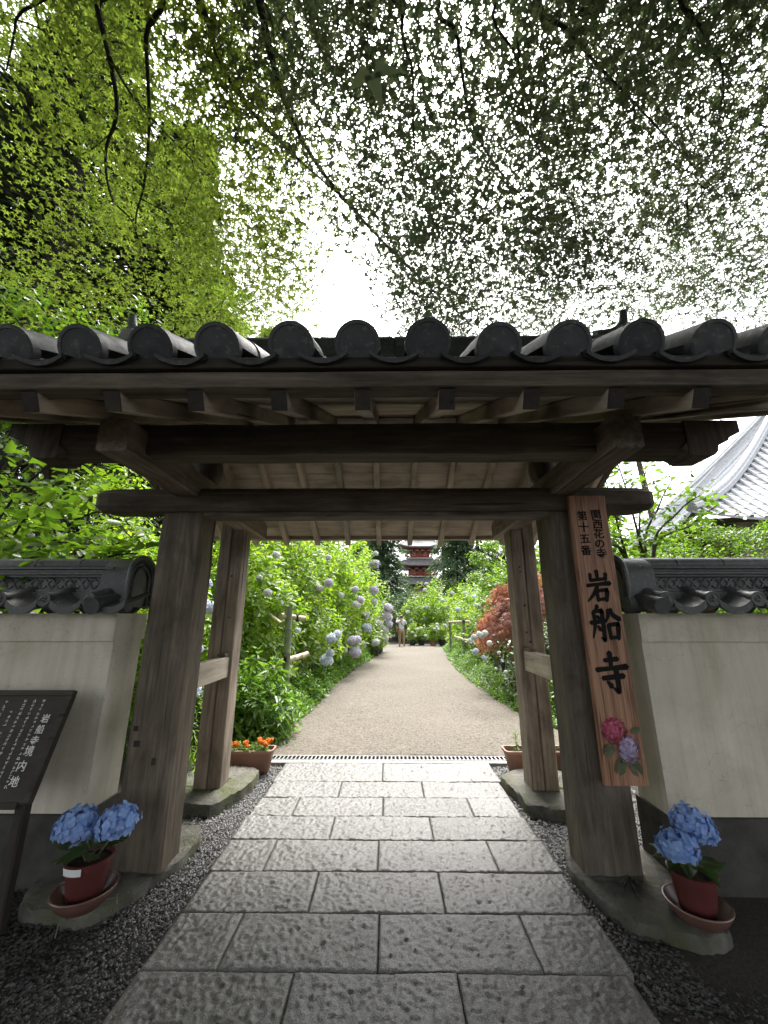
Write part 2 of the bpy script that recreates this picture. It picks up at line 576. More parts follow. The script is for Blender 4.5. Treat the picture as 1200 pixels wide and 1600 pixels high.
M['vermilion'] = simple('vermilion', (0.34, 0.075, 0.045), 0.6, 4, 0.2)
M['pagoda_white'] = simple('pagoda_plaster', (0.66, 0.62, 0.56), 0.8, 4, 0.1)
M['pagoda_tile'] = simple('pagoda_tile', (0.19, 0.185, 0.18), 0.5, 4, 0.3)
M['skin'] = simple('skin', (0.48, 0.32, 0.24), 0.6, 6, 0.08, 0.02)
M['shirt'] = simple('white_cotton', (0.66, 0.68, 0.72), 0.85, 30, 0.06, 0.1)
M['khaki'] = simple('khaki_cotton', (0.27, 0.21, 0.13), 0.85, 30, 0.12, 0.1)
M['hair'] = simple('black_hair', (0.018, 0.015, 0.014), 0.5, 40, 0.4)
M['bag'] = simple('brown_bag', (0.25, 0.09, 0.06), 0.6, 10, 0.2)
M['strap'] = simple('dark_strap', (0.03, 0.03, 0.05), 0.7, 10, 0.2)


# ------------------------------------------------------------------ leaves
OVAL = (np.array([(0, 0, 0), (.26, .25, .06), (.66, .25, .05), (1, 0, -.07), (.66, -.25, .05), (.26, -.25, .06)]), [np.array([(0, 3, 2, 1), (0, 5, 4, 3)])])
LANCE = (np.array([(0, 0, 0), (.4, .11, .03), (1, 0, -.22), (.4, -.11, .03)]), [np.array([(0, 2, 1), (0, 3, 2)])])
NEEDLE = (np.array([(0, 0, 0), (.45, .10, .02), (1, 0, -.10), (.45, -.10, .02)]), [np.array([(0, 3, 2, 1)])])


def star_leaf(lobes=(-2.15, -1.1, 0, 1.1, 2.15), ln=(.5, .82, 1.0, .82, .5), w=.17):
    v, f = [], []
    for a, l in zip(lobes, ln):
        d = np.array((math.cos(a), math.sin(a), 0))
        s = np.array((-math.sin(a), math.cos(a), 0))
        b = len(v)
        v += [d * 0.02 - s * 0.02, d * .42 * l - s * w * l, d * l + np.array((0, 0, -.12 * l)), d * .42 * l + s * w * l]
        f += [(b, b + 1, b + 2, b + 3)]
    v = np.array(v)
    v[:, 0] += 0.35
    return v, [np.array(f)]




def tri_leaf():
    v, f = [], []
    for a, l in ((-1.15, .85), (0, 1.0), (1.15, .85)):
        d, s_ = np.array((math.cos(a), math.sin(a), 0)), np.array((-math.sin(a), math.cos(a), 0))
        b = len(v)
        v += [d * .12 * l - s_ * .23 * l, d * l + np.array((0, 0, -.12 * l)), d * .12 * l + s_ * .23 * l]
        f.append((b, b + 1, b + 2))
    v = np.array(v)
    v[:, 0] += .35
    return v, [np.array(f)]


MAPLE = tri_leaf()
LACE = star_leaf((-1.0, -.5, 0, .5, 1.0), (.75, .9, 1.0, .9, .75), .07)


def unit(a):
    return a / np.maximum(np.linalg.norm(a, axis=-1, keepdims=True), 1e-9)


def leaf_mesh(name, pos, d, n, size, tmpl):
    pos, d, n = np.asarray(pos, float), unit(np.asarray(d, float)), np.asarray(n, float)
    size = np.broadcast_to(np.asarray(size, float), (len(pos),))
    b = unit(np.cross(n, d))
    n = np.cross(d, b)
    tv, tf = tmpl
    V = (pos[:, None, :] + size[:, None, None] * (tv[None, :, 0:1] * d[:, None, :] + tv[None, :, 1:2] * b[:, None, :] + tv[None, :, 2:3] * n[:, None, :]))
    k = len(tv)
    off = (np.arange(len(pos)) * k)[:, None, None]
    Fs = [(f[None] + off).reshape(-1, f.shape[1]) for f in tf]
    return np_mesh(name, V.reshape(-1, 3), Fs)


def rnd_unit(n):
    return unit(NP.normal(size=(n, 3)))


def shoots(tips, axes, size, pairs=3, spread=0.9):
    """rosettes of opposite leaves at shoot tips -> pos, dir, normal, size"""
    n = len(tips)
    axes = unit(axes)
    ref = unit(np.cross(axes, rnd_unit(n)))
    ref2 = np.cross(axes, ref)
    P_, D_, N_, S_ = [], [], [], []
    for k in range(pairs):
        ph = k * PI / 2 + NP.normal(0, .25, n)
        for sgn in (0, PI):
            r = np.cos(ph + sgn)[:, None] * ref + np.sin(ph + sgn)[:, None] * ref2
            up = (0.75 - 0.55 * k) + NP.normal(0, .18, n)
            d = unit(r * spread + axes * up[:, None] + np.array((0, 0, -.12)))
            nn = unit(axes * 1.0 - d * np.sum(axes * d, 1, keepdims=True) + NP.normal(0, .18, (n, 3)))
            P_.append(tips - axes * (size * .55 * k) + d * size * .08)
            D_.append(d)
            N_.append(nn)
            S_.append(size * np.array([.55, .9, 1.05, 1.0, .9])[min(k, 4)] * NP.uniform(.75, 1.2, n))
    return np.concatenate(P_), np.concatenate(D_), np.concatenate(N_), np.concatenate(S_)


def flower_head_mesh(name, r, nf, petal, flat=1.0, fine=True):
    """globe of four-petalled florets."""
    i = np.arange(nf) + .5
    ph = np.arccos(1 - 1.72 * i / nf)
    th = PI * (1 + 5 ** .5) * i
    d = np.stack([np.sin(ph) * np.cos(th), np.sin(ph) * np.sin(th), np.cos(ph)], 1)
    d = unit(d + NP.normal(0, .09, d.shape))
    rr = r * (1 + NP.normal(0, .10, nf))
    c = d * rr[:, None] * np.array((1, 1, flat))
    a = unit(np.cross(d, rnd_unit(nf)))
    b = np.cross(d, a)
    V, Fq = [], []
    k = 0
    for q in range(4):
        ang = q * PI / 2
        u = a * math.cos(ang) + b * math.sin(ang)
        w = -a * math.sin(ang) + b * math.cos(ang)
        pl = petal * NP.uniform(.85, 1.15, nf)[:, None]
        lift = d * NP.uniform(-.1, .45, nf)[:, None]
        p0 = c
        p1 = c + (u * .55 + w * .5) * pl + lift * pl * .5
        p2 = c + (u * 1.0) * pl + lift * pl
        p3 = c + (u * .55 - w * .5) * pl + lift * pl * .5
        V.append(np.stack([p0, p1, p2, p3], 1))
    V = np.stack(V, 1).reshape(-1, 3)
    Fq = np.arange(len(V)).reshape(-1, 4)
    core = MB()
    core.lathe([(0.001, -.75 * r * flat), (.6 * r, -.5 * r * flat), (.82 * r, 0), (.6 * r, .55 * r * flat), (.001, .8 * r * flat)], 10)
    cv = np.array(core.v)
    cf = np.array(core.f) + len(V)
    return np_mesh(name, np.concatenate([V, cv]), [Fq, cf])


# ------------------------------------------------------------------ ground, path, paving
def catmull(pts, n, closed=False):
    pts = [Vector(p) for p in pts]
    m = len(pts)
    out = []
    segs = m if closed else m - 1
    for i in range(segs):
        g = (lambda j: pts[j % m]) if closed else (lambda j: pts[min(max(j, 0), m - 1)])
        p0, p1, p2, p3 = g(i - 1), g(i), g(i + 1), g(i + 2)
        for k in range(n):
            t = k / n
            out.append(0.5 * ((2 * p1) + (-p0 + p2) * t + (2 * p0 - 5 * p1 + 4 * p2 - p3) * t * t + (-p0 + 3 * p1 - 3 * p2 + p3) * t ** 3))
    if not closed:
        out.append(pts[-1])
    return out


def hill(x, y):
    """height of the land: level round the gate, rising behind the garden."""
    t = max(0.0, y - 24.0)
    return min(5.0, 0.085 * t) + (0.35 * min(1, max(0, (-x - 3.2) / 3)) * min(1, max(0, (y - 5) / 3)) if y > 5 else 0)


def land():
    xs = [-300, -120, -60, -35, -22, -14, -9, -6.5, -5, -4, -3.2, -2, 0, 2, 4, 7, 12, 20, 35, 60, 120, 300]
    ys = [-300, -100, -40, -15, -6, -2, 0, 2, 4, 5, 6, 7, 8, 10, 13, 17, 21, 24, 28, 33, 40, 50, 60, 75, 90, 130, 300]
    v = [(x, y, hill(x, y)) for y in ys for x in xs]
    n = len(xs)
    f = [(j * n + i, j * n + i + 1, (j + 1) * n + i + 1, (j + 1) * n + i) for j in range(len(ys) - 1) for i in range(n - 1)]
    o = link('ground', MB().add(v, f).mesh('ground', 'all'), M['soil'])
    kind(o, 'structure')


land()

# gritty garden path behind the gate
pl = [(-1.75, 4.86), (-1.6, 5.2), (-1.42, 6.2), (-1.3, 7.4), (-1.22, 9.8), (-1.0, 12.6), (-.6, 15.7), (-.4, 19), (-.3, 22.8), (-.6, 23.6)]
pr = [(2.6, 4.86), (2.5, 5.2), (2.25, 6.2), (2.12, 7.4), (2.0, 9.8), (2.05, 12.6), (2.25, 15.7), (2.6, 19), (3.0, 22.8), (3.6, 23.6)]
pl, pr = catmull([(*p, 0) for p in pl], 5), catmull([(*p, 0) for p in pr], 5)
mb = MB()
vv, ff = [], []
for a, b in zip(pl, pr):
    for k in range(13):
        t = k / 12
        q = a.lerp(b, t)
        jx = R.uniform(-.05, .05) if k in (0, 12) else 0
        vv.append((q.x + jx, q.y, 0.008 + 0.035 * math.sin(PI * t) + R.uniform(0, .006)))
for j in range(len(pl) - 1):
    for k in range(12):
        ff.append((j * 13 + k, j * 13 + k + 1, (j + 1) * 13 + k + 1, (j + 1) * 13 + k))
kind(mb.add(vv, ff).build('path', M['path'], smooth='all'), 'structure')

# paving of rough granite slabs
pav = kind(MB().box(-1.10, 1.04, -3.0, 4.62, -0.05, 0.004).build('pavement', M['soil']), 'structure')


def slab(x0, x1, y0, y1, h=0.042):
    g = 0.0028
    x0 += g
    x1 -= g
    y0 += g
    y1 -= g
    res = 0.0085 if y1 > 1.2 else 0.06
    nx, ny = max(4, int((x1 - x0) / res)), max(4, int((y1 - y0) / res))
    X, Y = np.meshgrid(np.linspace(0, 1, nx + 1), np.linspace(0, 1, ny + 1))
    # dressed surface: smoothed random field
    def field(fx, fy):
        c = NP.normal(size=(int(fy) + 3, int(fx) + 3))
        gx, gy = X * fx, Y * fy
        i, j = gx.astype(int), gy.astype(int)
        tx, ty = gx - i, gy - j
        tx, ty = tx * tx * (3 - 2 * tx), ty * ty * (3 - 2 * ty)
        return (c[j, i] * (1 - tx) + c[j, i + 1] * tx) * (1 - ty) + (c[j + 1, i] * (1 - tx) + c[j + 1, i + 1] * tx) * ty
    w, d = x1 - x0, y1 - y0
    Z = 0.0030 * field(w / .05, d / .05) * .3 + 0.0020 * field(w / .026, d / .024) + 0.0036 * field(w / .0135, d / .0125)
    edge = np.minimum(np.minimum(X, 1 - X) * w, np.minimum(Y, 1 - Y) * d)
    Z = np.clip(Z, -.0045, .007) * (1 - .8 * np.exp(-edge / .012)) + 0.002 * field(2, 2) - 0.004 * np.exp(-edge / .004)
    px = x0 + X * w
    py = y0 + Y * d
    ed = edge < 1e-6
    px = px + np.where(ed & ((X < .01) | (X > .99)), NP.normal(0, .0009, X.shape), 0)
    py = py + np.where(ed & ((Y < .01) | (Y > .99)), NP.normal(0, .0009, X.shape), 0)
    tilt = R.uniform(-.003, .003)
    V = np.stack([px, py, h + Z + tilt * (X - .5)], -1).reshape(-1, 3)
    idx = np.arange((nx + 1) * (ny + 1)).reshape(ny + 1, nx + 1)
    Fq = np.stack([idx[:-1, :-1], idx[:-1, 1:], idx[1:, 1:], idx[1:, :-1]], -1).reshape(-1, 4)
    rim = np.concatenate([idx[0, :], idx[1:, -1], idx[-1, -2::-1], idx[-2:0:-1, 0]])
    low = V[rim].copy()
    low[:, 2] = -0.02
    nb = len(V)
    r2 = np.roll(rim, -1)
    l = nb + np.arange(len(rim))
    l2 = np.roll(l, -1)
    Fs = np.stack([rim, l, l2, r2], -1)
    me = np_mesh('paving_stone', np.concatenate([V, low]), [Fq, Fs], True)
    link('paving_stone', me, M['granite'], pav)


rows = [4.62, 4.14, 3.81, 3.48, 3.155, 2.81, 2.468, 2.125, 1.785, 1.445, 1.105, .765, .425, .085, -.255, -.595, -.935, -1.275, -1.615, -1.955, -2.295, -2.635, -2.975]
for i in range(len(rows) - 1):
    if i == 0:
        xs = [-1.09, -.058, 1.04]
    elif i % 2 == 1:
        xs = [-1.075, -.418 + R.uniform(-.02, .02), .29 + R.uniform(-.02, .02), 1.025]
    else:
        xs = [-1.085, -.75 + R.uniform(-.02, .02), -.06 + R.uniform(-.015, .015), .648 + R.uniform(-.02, .02), 1.03]
    xs[0] += R.uniform(-.015, .015)
    xs[-1] += R.uniform(-.015, .015)
    for a, b in zip(xs, xs[1:]):
        slab(a, b, rows[i + 1], rows[i])

# ------------------------------------------------------------------ gravel of dark crushed stone (uncountable)
OCT = np.array([(1, 0, 0), (-1, 0, 0), (0, 1, 0), (0, -1, 0), (0, 0, 1), (0, 0, -1)], float)
OCF = np.array([(0, 2, 4), (2, 1, 4), (1, 3, 4), (3, 0, 4)])


def pebbles(P_, S_):
    n = len(P_)
    V = OCT[None, :5] * NP.uniform(.55, 1.25, (n, 5, 1)) + NP.normal(0, .22, (n, 5, 3)) * np.array((1, 1, .6))
    a = NP.uniform(0, 2 * PI, n)
    c, s = np.cos(a)[:, None], np.sin(a)[:, None]
    x, y = V[..., 0] * c - V[..., 1] * s, V[..., 0] * s + V[..., 1] * c
    V = np.stack([x, y, V[..., 2] * .65], -1) * S_[:, None, None] + P_[:, None, :]
    Fq = (OCF[None] + (np.arange(n) * 5)[:, None, None]).reshape(-1, 3)
    return V.reshape(-1, 3), Fq


gp = []
for x0, x1, y0, y1, n in ((-2.6, -1.1, 1.3, 3.2, 21000), (-2.1, -1.1, 3.2, 4.62, 9000), (1.04, 1.34, 2.0, 4.62, 5200), (1.2, 2.2, 2.9, 4.5, 6000), (1.04, 1.6, 1.2, 2.1, 1200)):
    gp.append(np.stack([NP.uniform(x0, x1, n), NP.uniform(y0, y1, n), NP.uniform(0, .018, n)], 1))
gp = np.concatenate(gp)
thin = (gp[:, 0] < -1.9) & (NP.random(len(gp)) < .45)
gp = gp[~thin]
V, Fq = pebbles(gp, NP.uniform(.004, .0105, len(gp)))
o = link('gravel', np_mesh('gravel', V, [Fq]), M['gravel'])
tag(kind(o, 'stuff'), 'dark crushed stone gravel beside the granite paving', 'gravel')


# ------------------------------------------------------------------ timber
def beam_mesh(L, w, h, ch=0.008, taper=1.0, rough=0.0015, step=0.22, round_end=0.0, rnd=0.0):
    """local Z is the long axis 0..L; x width, y height. chamfered, a little uneven."""
    n = max(2, int(L / step))
    ts = list(np.linspace(0, 1, n + 1))
    if round_end:
        e = round_end / L
        ts = [0, e * .12, e * .4, e] + [t for t in ts if e < t < 1 - e] + [1 - e, 1 - e * .4, 1 - e * .12, 1]
    v, f = [], []
    for i, t in enumerate(ts):
        k = 1 + (taper - 1) * t
        if round_end:
            dd = min(t, 1 - t) * L
            if dd < round_end:
                k *= 0.55 + 0.45 * math.sqrt(max(0, 1 - (1 - dd / round_end) ** 2))
        a, b = w / 2 * k, h / 2 * k
        c = min(ch, a * .6, b * .6)
        if rnd:
            c = min(a, b) * rnd
        ring = [(-a + c, -b), (a - c, -b), (a, -b + c), (a, b - c), (a - c, b), (-a + c, b), (-a, b - c), (-a, -b + c)]
        jx, jy = R.uniform(-rough, rough), R.uniform(-rough, rough)
        v += [(x + jx + R.uniform(-rough, rough) * .4, y + jy + R.uniform(-rough, rough) * .4, t * L) for x, y in ring]
    m = len(ts)
    for i in range(m - 1):
        for k in range(8):
            f.append((i * 8 + k, i * 8 + (k + 1) % 8, (i + 1) * 8 + (k + 1) % 8, (i + 1) * 8 + k))
    f.append(tuple(range(8))[::-1])
    f.append(tuple((m - 1) * 8 + k for k in range(8)))
    return MB().add(v, f).mesh('beam')


def orient(p0, p1, up=(0, 0, 1)):
    z = (Vector(p1) - Vector(p0)).normalized()
    up = Vector(up)
    if abs(z.dot(up)) > .98:
        up = Vector((0, 1, 0))
    x = up.cross(z).normalized()
    y = z.cross(x)
    m = Matrix((x, y, z)).transposed()
    return m.to_euler()


def beam(name, p0, p1, w, h, mat, parent, me=None, **k):
    L = (Vector(p1) - Vector(p0)).length
    if me is None:
        me = beam_mesh(L, w, h, **k)
        me.name = name
    return link(name, me, M[mat], parent, loc=p0, rot=orient(p0, p1))


gate = thing('roofed_gate', 'weathered wooden roofed gate with dark tiles spanning the stone path', 'gate', (0, 0, 0))

# posts: two heavy front posts, two slimmer braces behind
for xa, xb, za in ((-1.64, -1.335, .065), (1.14, 1.47, .065)):
    beam('front_post', ((xa + xb) / 2, 2.84, za), ((xa + xb) / 2, 2.84, 2.27), xb - xa, .235, 'post_wood', gate, ch=.016, rough=.003, taper=.985)
for xa, xb in ((-1.665, -1.435), (1.205, 1.44)):
    for s in (0, 1):     # each back post is split by a long drying crack
        w = (xb - xa) / 2 - .003
        x = xa + w / 2 if s == 0 else xb - w / 2
        beam('back_post_half', (x, 3.895, .10), (x, 3.895, 2.52), w, .205, 'brace_wood', gate, ch=.009, rough=.0008)
    beam('post_core', ((xa + xb) / 2, 3.895, .095), ((xa + xb) / 2, 3.895, 2.52), xb - xa - .03, .17, 'old_wood', gate)
# old mortise plugs and nail holes in the posts
for px, py, w, h in ((213, 1138, .03, .03), (214, 1162, .04, .035), (240, 1190, .025, .04)):
    p = at(px, py, 2.722)
    MB().box(p.x - w / 2, p.x + w / 2, 2.7185, 2.74, p.z - h / 2, p.z + h / 2).build('mortise_plug', M['black_wood'], gate)
for px, py, r_ in ((812, 886, .009), (813, 893, .008), (820, 946, .011), (823, 988, .009), (829, 1003, .011), (362, 900, .009), (358, 965, .008)):
    p = at(px, py, 3.79)
    mb = MB().lathe([(.001, .003), (r_, .002), (r_ * 1.1, -.01)], 10)
    mb.build('nail_hole', M['black_wood'], gate, loc=(p.x, 3.7925, p.z), rot=(PI / 2, 0, 0))
# side rails between front and back posts, one with its wedge
beam('side_rail', (-1.497, 2.93, 1.07), (-1.497, 3.80, 1.07), .075, .175, 'pale_wood', gate, ch=.006)
beam('side_rail', (1.275, 2.93, 1.125), (1.275, 3.80, 1.125), .075, .17, 'pale_wood', gate, ch=.006)
beam('wedge', (1.275, 3.66, 1.225), (1.275, 3.80, 1.232), .07, .035, 'brace_wood', gate)
beam('wedge', (-1.497, 3.70, 1.172), (-1.497, 3.80, 1.176), .07, .03, 'old_wood', gate)
# lintel: a long log-like beam and the board under it
beam('crossbeam', (-2.13, 2.775, 2.328), (1.915, 2.775, 2.328), .22, .17, 'post_wood', gate, round_end=.12, rnd=.42, rough=.004)
beam('lintel_board', (-1.36, 2.80, 2.248), (1.16, 2.80, 2.248), .14, .075, 'old_wood', gate, ch=.005)
# arm beams running front to back over the posts
for x in (-1.445, 1.24):
    beam('arm_beam', (x, 1.86, 2.435), (x, 4.28, 2.44), .165, .185, 'brace_wood', gate, ch=.012, rough=.004)
# purlins
beam('front_purlin', (-1.93, 2.085, 2.478), (1.74, 2.085, 2.478), .15, .185, 'post_wood', gate, ch=.01, rough=.003)
beam('back_purlin', (-1.93, 3.99, 2.585), (1.74, 3.99, 2.585), .14, .16, 'brace_wood', gate, ch=.01)
beam('ridge_beam', (-2.2, 2.95, 2.92), (2.0, 2.95, 2.92), .15, .17, 'brace_wood', gate, ch=.01)
# carved noses of the front purlin
for sx, x in ((-1, -1.93), (1, 1.74)):
    prof = [(0, 2.572), (.30, 2.572), (.30, 2.50), (.24, 2.485), (.225, 2.45), (.17, 2.44), (.155, 2.385), (.135, 2.365), (.02, 2.362), (-.02, 2.39), (-.05, 2.40), (0.0, 2.44)]
    pr_ = [(x + sx * a - sx * .08, z) for a, z in prof]
    MB().prism(pr_, 2.0, 2.17).build('carved_nose', M['old_wood'], gate)
# bottle-shaped struts and curved bracket arms under the ridge
for x in (-1.445, 1.24):
    mb = MB().lathe([(.001, 0), (.062, 0), (.098, .05), (.108, .12), (.098, .20), (.07, .262), (.062, .30), (.001, .30)], 20)
    mb.build('bottle_strut', M['old_wood'], gate, smooth=True, loc=(x, 2.95, 2.525))
    pts = []
    for i in range(13):
        t = -1 + 2 * i / 12
        pts.append((x + t * .34, 2.782 + .05 * abs(t) ** 2.2))
    pts += [(x + .34, 2.842), (x - .34, 2.842)]
    MB().prism(pts, 2.90, 3.0).build('bracket_arm', M['pale_wood'], gate)

# rafters, sheathing boards, eave boards
RX = [-.105 + .355 * k for k in range(-5, 6)] + [-2.20, 1.99]
fr0, fr1 = Vector((0, 1.47, 2.36 + .045 - .014)), Vector((0, 2.98, 3.03 + .045 + .014))
bk0, bk1 = Vector((0, 4.47, 2.30 + .045)), Vector((0, 2.92, 3.044 + .045))
Lf, Lb = (fr1 - fr0).length, (bk1 - bk0).length
rf = [beam_mesh(Lf, .068, .085, ch=.004) for _ in range(3)]
rb = [beam_mesh(Lb, .055, .08, ch=.004) for _ in range(3)]
me_end = MB().box(-.0335, .0335, -.042, .042, -.005, .001).mesh('shaded_end_grain')  # cap darkens the rafter end: weathering, and its backlit shade put in as colour
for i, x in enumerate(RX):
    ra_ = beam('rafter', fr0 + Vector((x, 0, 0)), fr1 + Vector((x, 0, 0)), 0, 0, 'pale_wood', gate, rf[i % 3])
    link('shaded_end_grain', me_end, M['black_wood'], ra_)
    beam('rafter', bk0 + Vector((x, 0, 0)), bk1 + Vector((x, 0, 0)), 0, 0, 'pale_wood', gate, rb[i % 3])
for a, b, L in ((fr0, fr1, Lf), (bk0, bk1, Lb)):
    d = (b - a) / L
    nrm = Vector((1, 0, 0)).cross(d)
    nrm = nrm if nrm.z > 0 else -nrm
    n = 8
    for i in range(n):
        c = a + d * (L - .02) * (i + .5) / n + nrm * (.0455 + .010)
        w = L / n - .004
        me = beam_mesh(4.25, .018, w, ch=.002, rough=.0008, step=.8)
        o = link('sheathing_board', me, M['soffit_wood'], gate)
        x_ = nrm
        z_ = Vector((1, 0, 0))
        y_ = z_.cross(x_)
        o.matrix_local = Matrix.Translation(c + Vector((-2.23, 0, 0))) @ Matrix((x_, y_, z_)).transposed().to_4x4()
beam('eave_board', (-2.26, 1.475, 2.467), (2.05, 1.475, 2.467), .09, .075, 'old_wood', gate, ch=.004)
beam('eave_strip', (-2.28, 1.455, 2.531), (2.07, 1.455, 2.531), .10, .05, 'black_wood', gate, ch=.004)
beam('eave_board', (-2.26, 4.47, 2.40), (2.05, 4.47, 2.40), .08, .05, 'pale_wood', gate, ch=.004)
beam('eave_strip', (-2.28, 4.48, 2.455), (2.07, 4.48, 2.455), .09, .05, 'old_wood', gate, ch=.004)
for x in (-2.27, 2.06):
    for a, b in (((1.42, 2.42), (2.94, 3.10)), ((4.52, 2.36), (2.96, 3.10))):
        beam('bargeboard', (x, a[0], a[1] + .04), (x, b[0], b[1] + .04), .05, .20, 'old_wood', gate, ch=.006)

# tiles
ARC = [PI * k / 12 for k in range(13)]


def round_tile_mesh(L, r0=.090, r1=.082):
    v, f = [], []
    n = len(ARC)
    for y, r in ((0, r0), (L * .9, r0), (L * .9, r1), (L, r1)):
        v += [(r * math.cos(a), y, r * math.sin(a)) for a in ARC]
    for j in range(3):
        f += [(j * n + k, j * n + k + 1, (j + 1) * n + k + 1, (j + 1) * n + k) for k in range(n - 1)]
    f.append(tuple(range(n)))
    f.append(tuple(3 * n + k for k in range(n))[::-1])
    f.append((0, n - 1, 4 * n - 1, 3 * n))
    return MB().add(v, f).mesh('round_tile', True)


def disc_mesh(r=.096, t=.035, swirl=True):
    prof = [(.001, .005), (.2 * r, .005), (.26 * r, .003), (.62 * r, .004), (.80 * r, .004), (.82 * r, .007), (.95 * r, .007), (r, .003), (r, -t), (.001, -t)]
    mb = MB().lathe(prof, 28)
    # raised comma swirl
    for q in range(3 if swirl else 0):
        a0 = q * 2 * PI / 3
        pts = [((.18 + .14 * k) * r * math.cos(a0 + k * .55), (.18 + .14 * k) * r * math.sin(a0 + k * .55), .006) for k in range(4)]
        mb.tube(pts, [.13 * r, .10 * r, .06 * r, .02 * r], 6)
    return mb.mesh('end_disc', True)


def pan_tile_mesh(w, L, sag=.030, lip=0.0, th=.018):
    v, f = [], []
    n = 13
    zs = [sag * ((2 * k / (n - 1) - 1) ** 2) for k in range(n)]
    xs = [-w / 2 + w * k / (n - 1) for k in range(n)]
    for y in (0, L):
        v += [(xs[k], y, zs[k]) for k in range(n)]
        v += [(xs[k], y, zs[k] - th) for k in range(n)]
    for k in range(n - 1):
        f.append((k, k + 1, 2 * n + k + 1, 2 * n + k))
        f.append((n + k, 3 * n + k, 3 * n + k + 1, n + k + 1))
        f.append((k, n + k, n + k + 1, k + 1))
        f.append((2 * n + k, 2 * n + k + 1, 3 * n + k + 1, 3 * n + k))
    mb = MB().add(v, f)
    if lip:
        p = [(xs[k], zs[k] + .003) for k in range(n)] + [(xs[k] * .98, zs[k] - lip * (1 - .25 * (2 * k / (n - 1) - 1) ** 2)) for k in range(n - 1, -1, -1)]
        mb.prism(p, -.022, .0)
    return mb.mesh('pan_tile', True)


TP, TX0 = .295, -.12
NR = 6
me_round, me_disc = round_tile_mesh(.33), disc_mesh(swirl=False)
me_pan, me_pan_eave = pan_tile_mesh(TP - .09, .36), pan_tile_mesh(TP - .09, .36, lip=.016)


def tile_slope(y_e, z_e, y_r, z_r, parent, flip):
    sl = math.hypot(y_r - y_e, z_r - z_e)
    ang = math.atan2(z_r - z_e, abs(y_r - y_e))
    ex = sl / NR
    for k in range(-7, 8):
        x = TX0 + TP * k
        for j in range(NR):
            t = j * ex / sl
            y, z = y_e + (y_r - y_e) * t, z_e + (z_r - z_e) * t + .004 * R.uniform(-1, 1)
            rot = (ang + R.uniform(-.01, .01), 0, (PI if flip else 0) + R.uniform(-.012, .012))
            o = link('round_tile', me_round, M['tile'], parent, loc=(x + R.uniform(-.008, .008), y + (R.uniform(-.018, .012) if j == 0 else 0), z), rot=rot)
            if j == 0:
                link('end_disc', me_disc, M['tile'], o, loc=(0, -.005, -.004), rot=(PI / 2, R.uniform(-.2, .2), 0))
            if k < 7:
                xm = x + TP / 2
                link('pan_tile', me_pan_eave if j == 0 else me_pan, M['tile'], parent, loc=(xm, y, z - .078 + .002 * j), rot=rot)


tile_slope(1.40, 2.612, 2.90, 3.36, gate, False)
tile_slope(4.55, 2.56, 3.0, 3.36, gate, True)
# ridge: stacked flat tiles under a row of round tiles
for j, (w, z0) in enumerate(((.34, 3.34), (.30, 3.42), (.27, 3.50), (.25, 3.58), (.23, 3.66), (.21, 3.74))):
    n = 13
    for i in range(n):
        off = .16 if j % 2 else 0
        xa = -2.2 + i * 4.2 / n
        MB().box(xa + .002, xa + 4.2 / n - .002, 2.95 - w / 2, 2.95 + w / 2, z0 + .002 * (i % 2), z0 + .078).build('ridge_tile', M['tile'], gate)
mr = round_tile_mesh(.34, .085, .078)
for i in range(13):
    link('ridge_round_tile', mr, M['tile'], gate, loc=(-2.2 + i * .323, 2.95, 3.815), rot=(0, 0, -PI / 2))
for sx, x in ((-1, -2.2), (1, 2.0)):
    pr_ = [(-.2, 3.3), (.2, 3.3), (.23, 3.42), (.17, 3.55), (.185, 3.75), (.13, 3.92), (0, 3.98), (-.13, 3.92), (-.185, 3.75), (-.17, 3.55), (-.23, 3.42)]
    MB().prism([(2.95 + a, z) for a, z in pr_], x, x + sx * .09, 'x').build('ridge_end_tile', M['tile'], gate)
    pts = [(x + sx * a, 2.95, 3.93 + b) for a, b in ((-.16, -.02), (-.02, .0), (.06, .05), (.11, .12), (.13, .24))]
    MB().tube(pts, [.05, .05, .046, .04, .03], 12).build('ridge_horn', M['tile'], gate, smooth=True)


# ------------------------------------------------------------------ footing stones
def slab_stone(name, label, pts, h, dome=.02):
    cx = sum(p[0] for p in pts) / len(pts)
    cy_ = sum(p[1] for p in pts) / len(pts)
    out = catmull([(p[0], p[1], 0) for p in pts], 9, True)
    n = len(out)
    v, f = [], []
    rings = [(.0, 0), (.3, 0), (.55, 0), (.75, 0), (.9, -.001), (.985, -.005), (1.0, -.02), (1.01, -h - .03)]
    ph = [R.uniform(0, 6) for _ in range(6)]
    for s, dz in rings:
        for i, p in enumerate(out):
            a = 2 * PI * i / n
            k = 1 + .03 * math.sin(5 * a + ph[0]) * s + .02 * math.sin(9 * a + ph[1]) + R.uniform(-.02, .02)
            x, y = (p.x - cx) * s * k, (p.y - cy_) * s * k
            z = h + dz + dome * (1 - s * s) * .5 + .005 * math.sin(9 * x + ph[2]) * math.cos(11 * y + ph[3]) + R.uniform(-.006, .006)
            if dz < -h:
                z = -.03
            v.append((x, y, z))
    for j in range(len(rings) - 1):
        for i in range(n):
            f.append((j * n + i, j * n + (i + 1) % n, (j + 1) * n + (i + 1) % n, (j + 1) * n + i))
    o = link(name, MB().add(v, f).mesh(name, True), M['mossy'], loc=(cx, cy_, 0))
    tag(o, label, 'stone', 'footing stones under the gate posts')


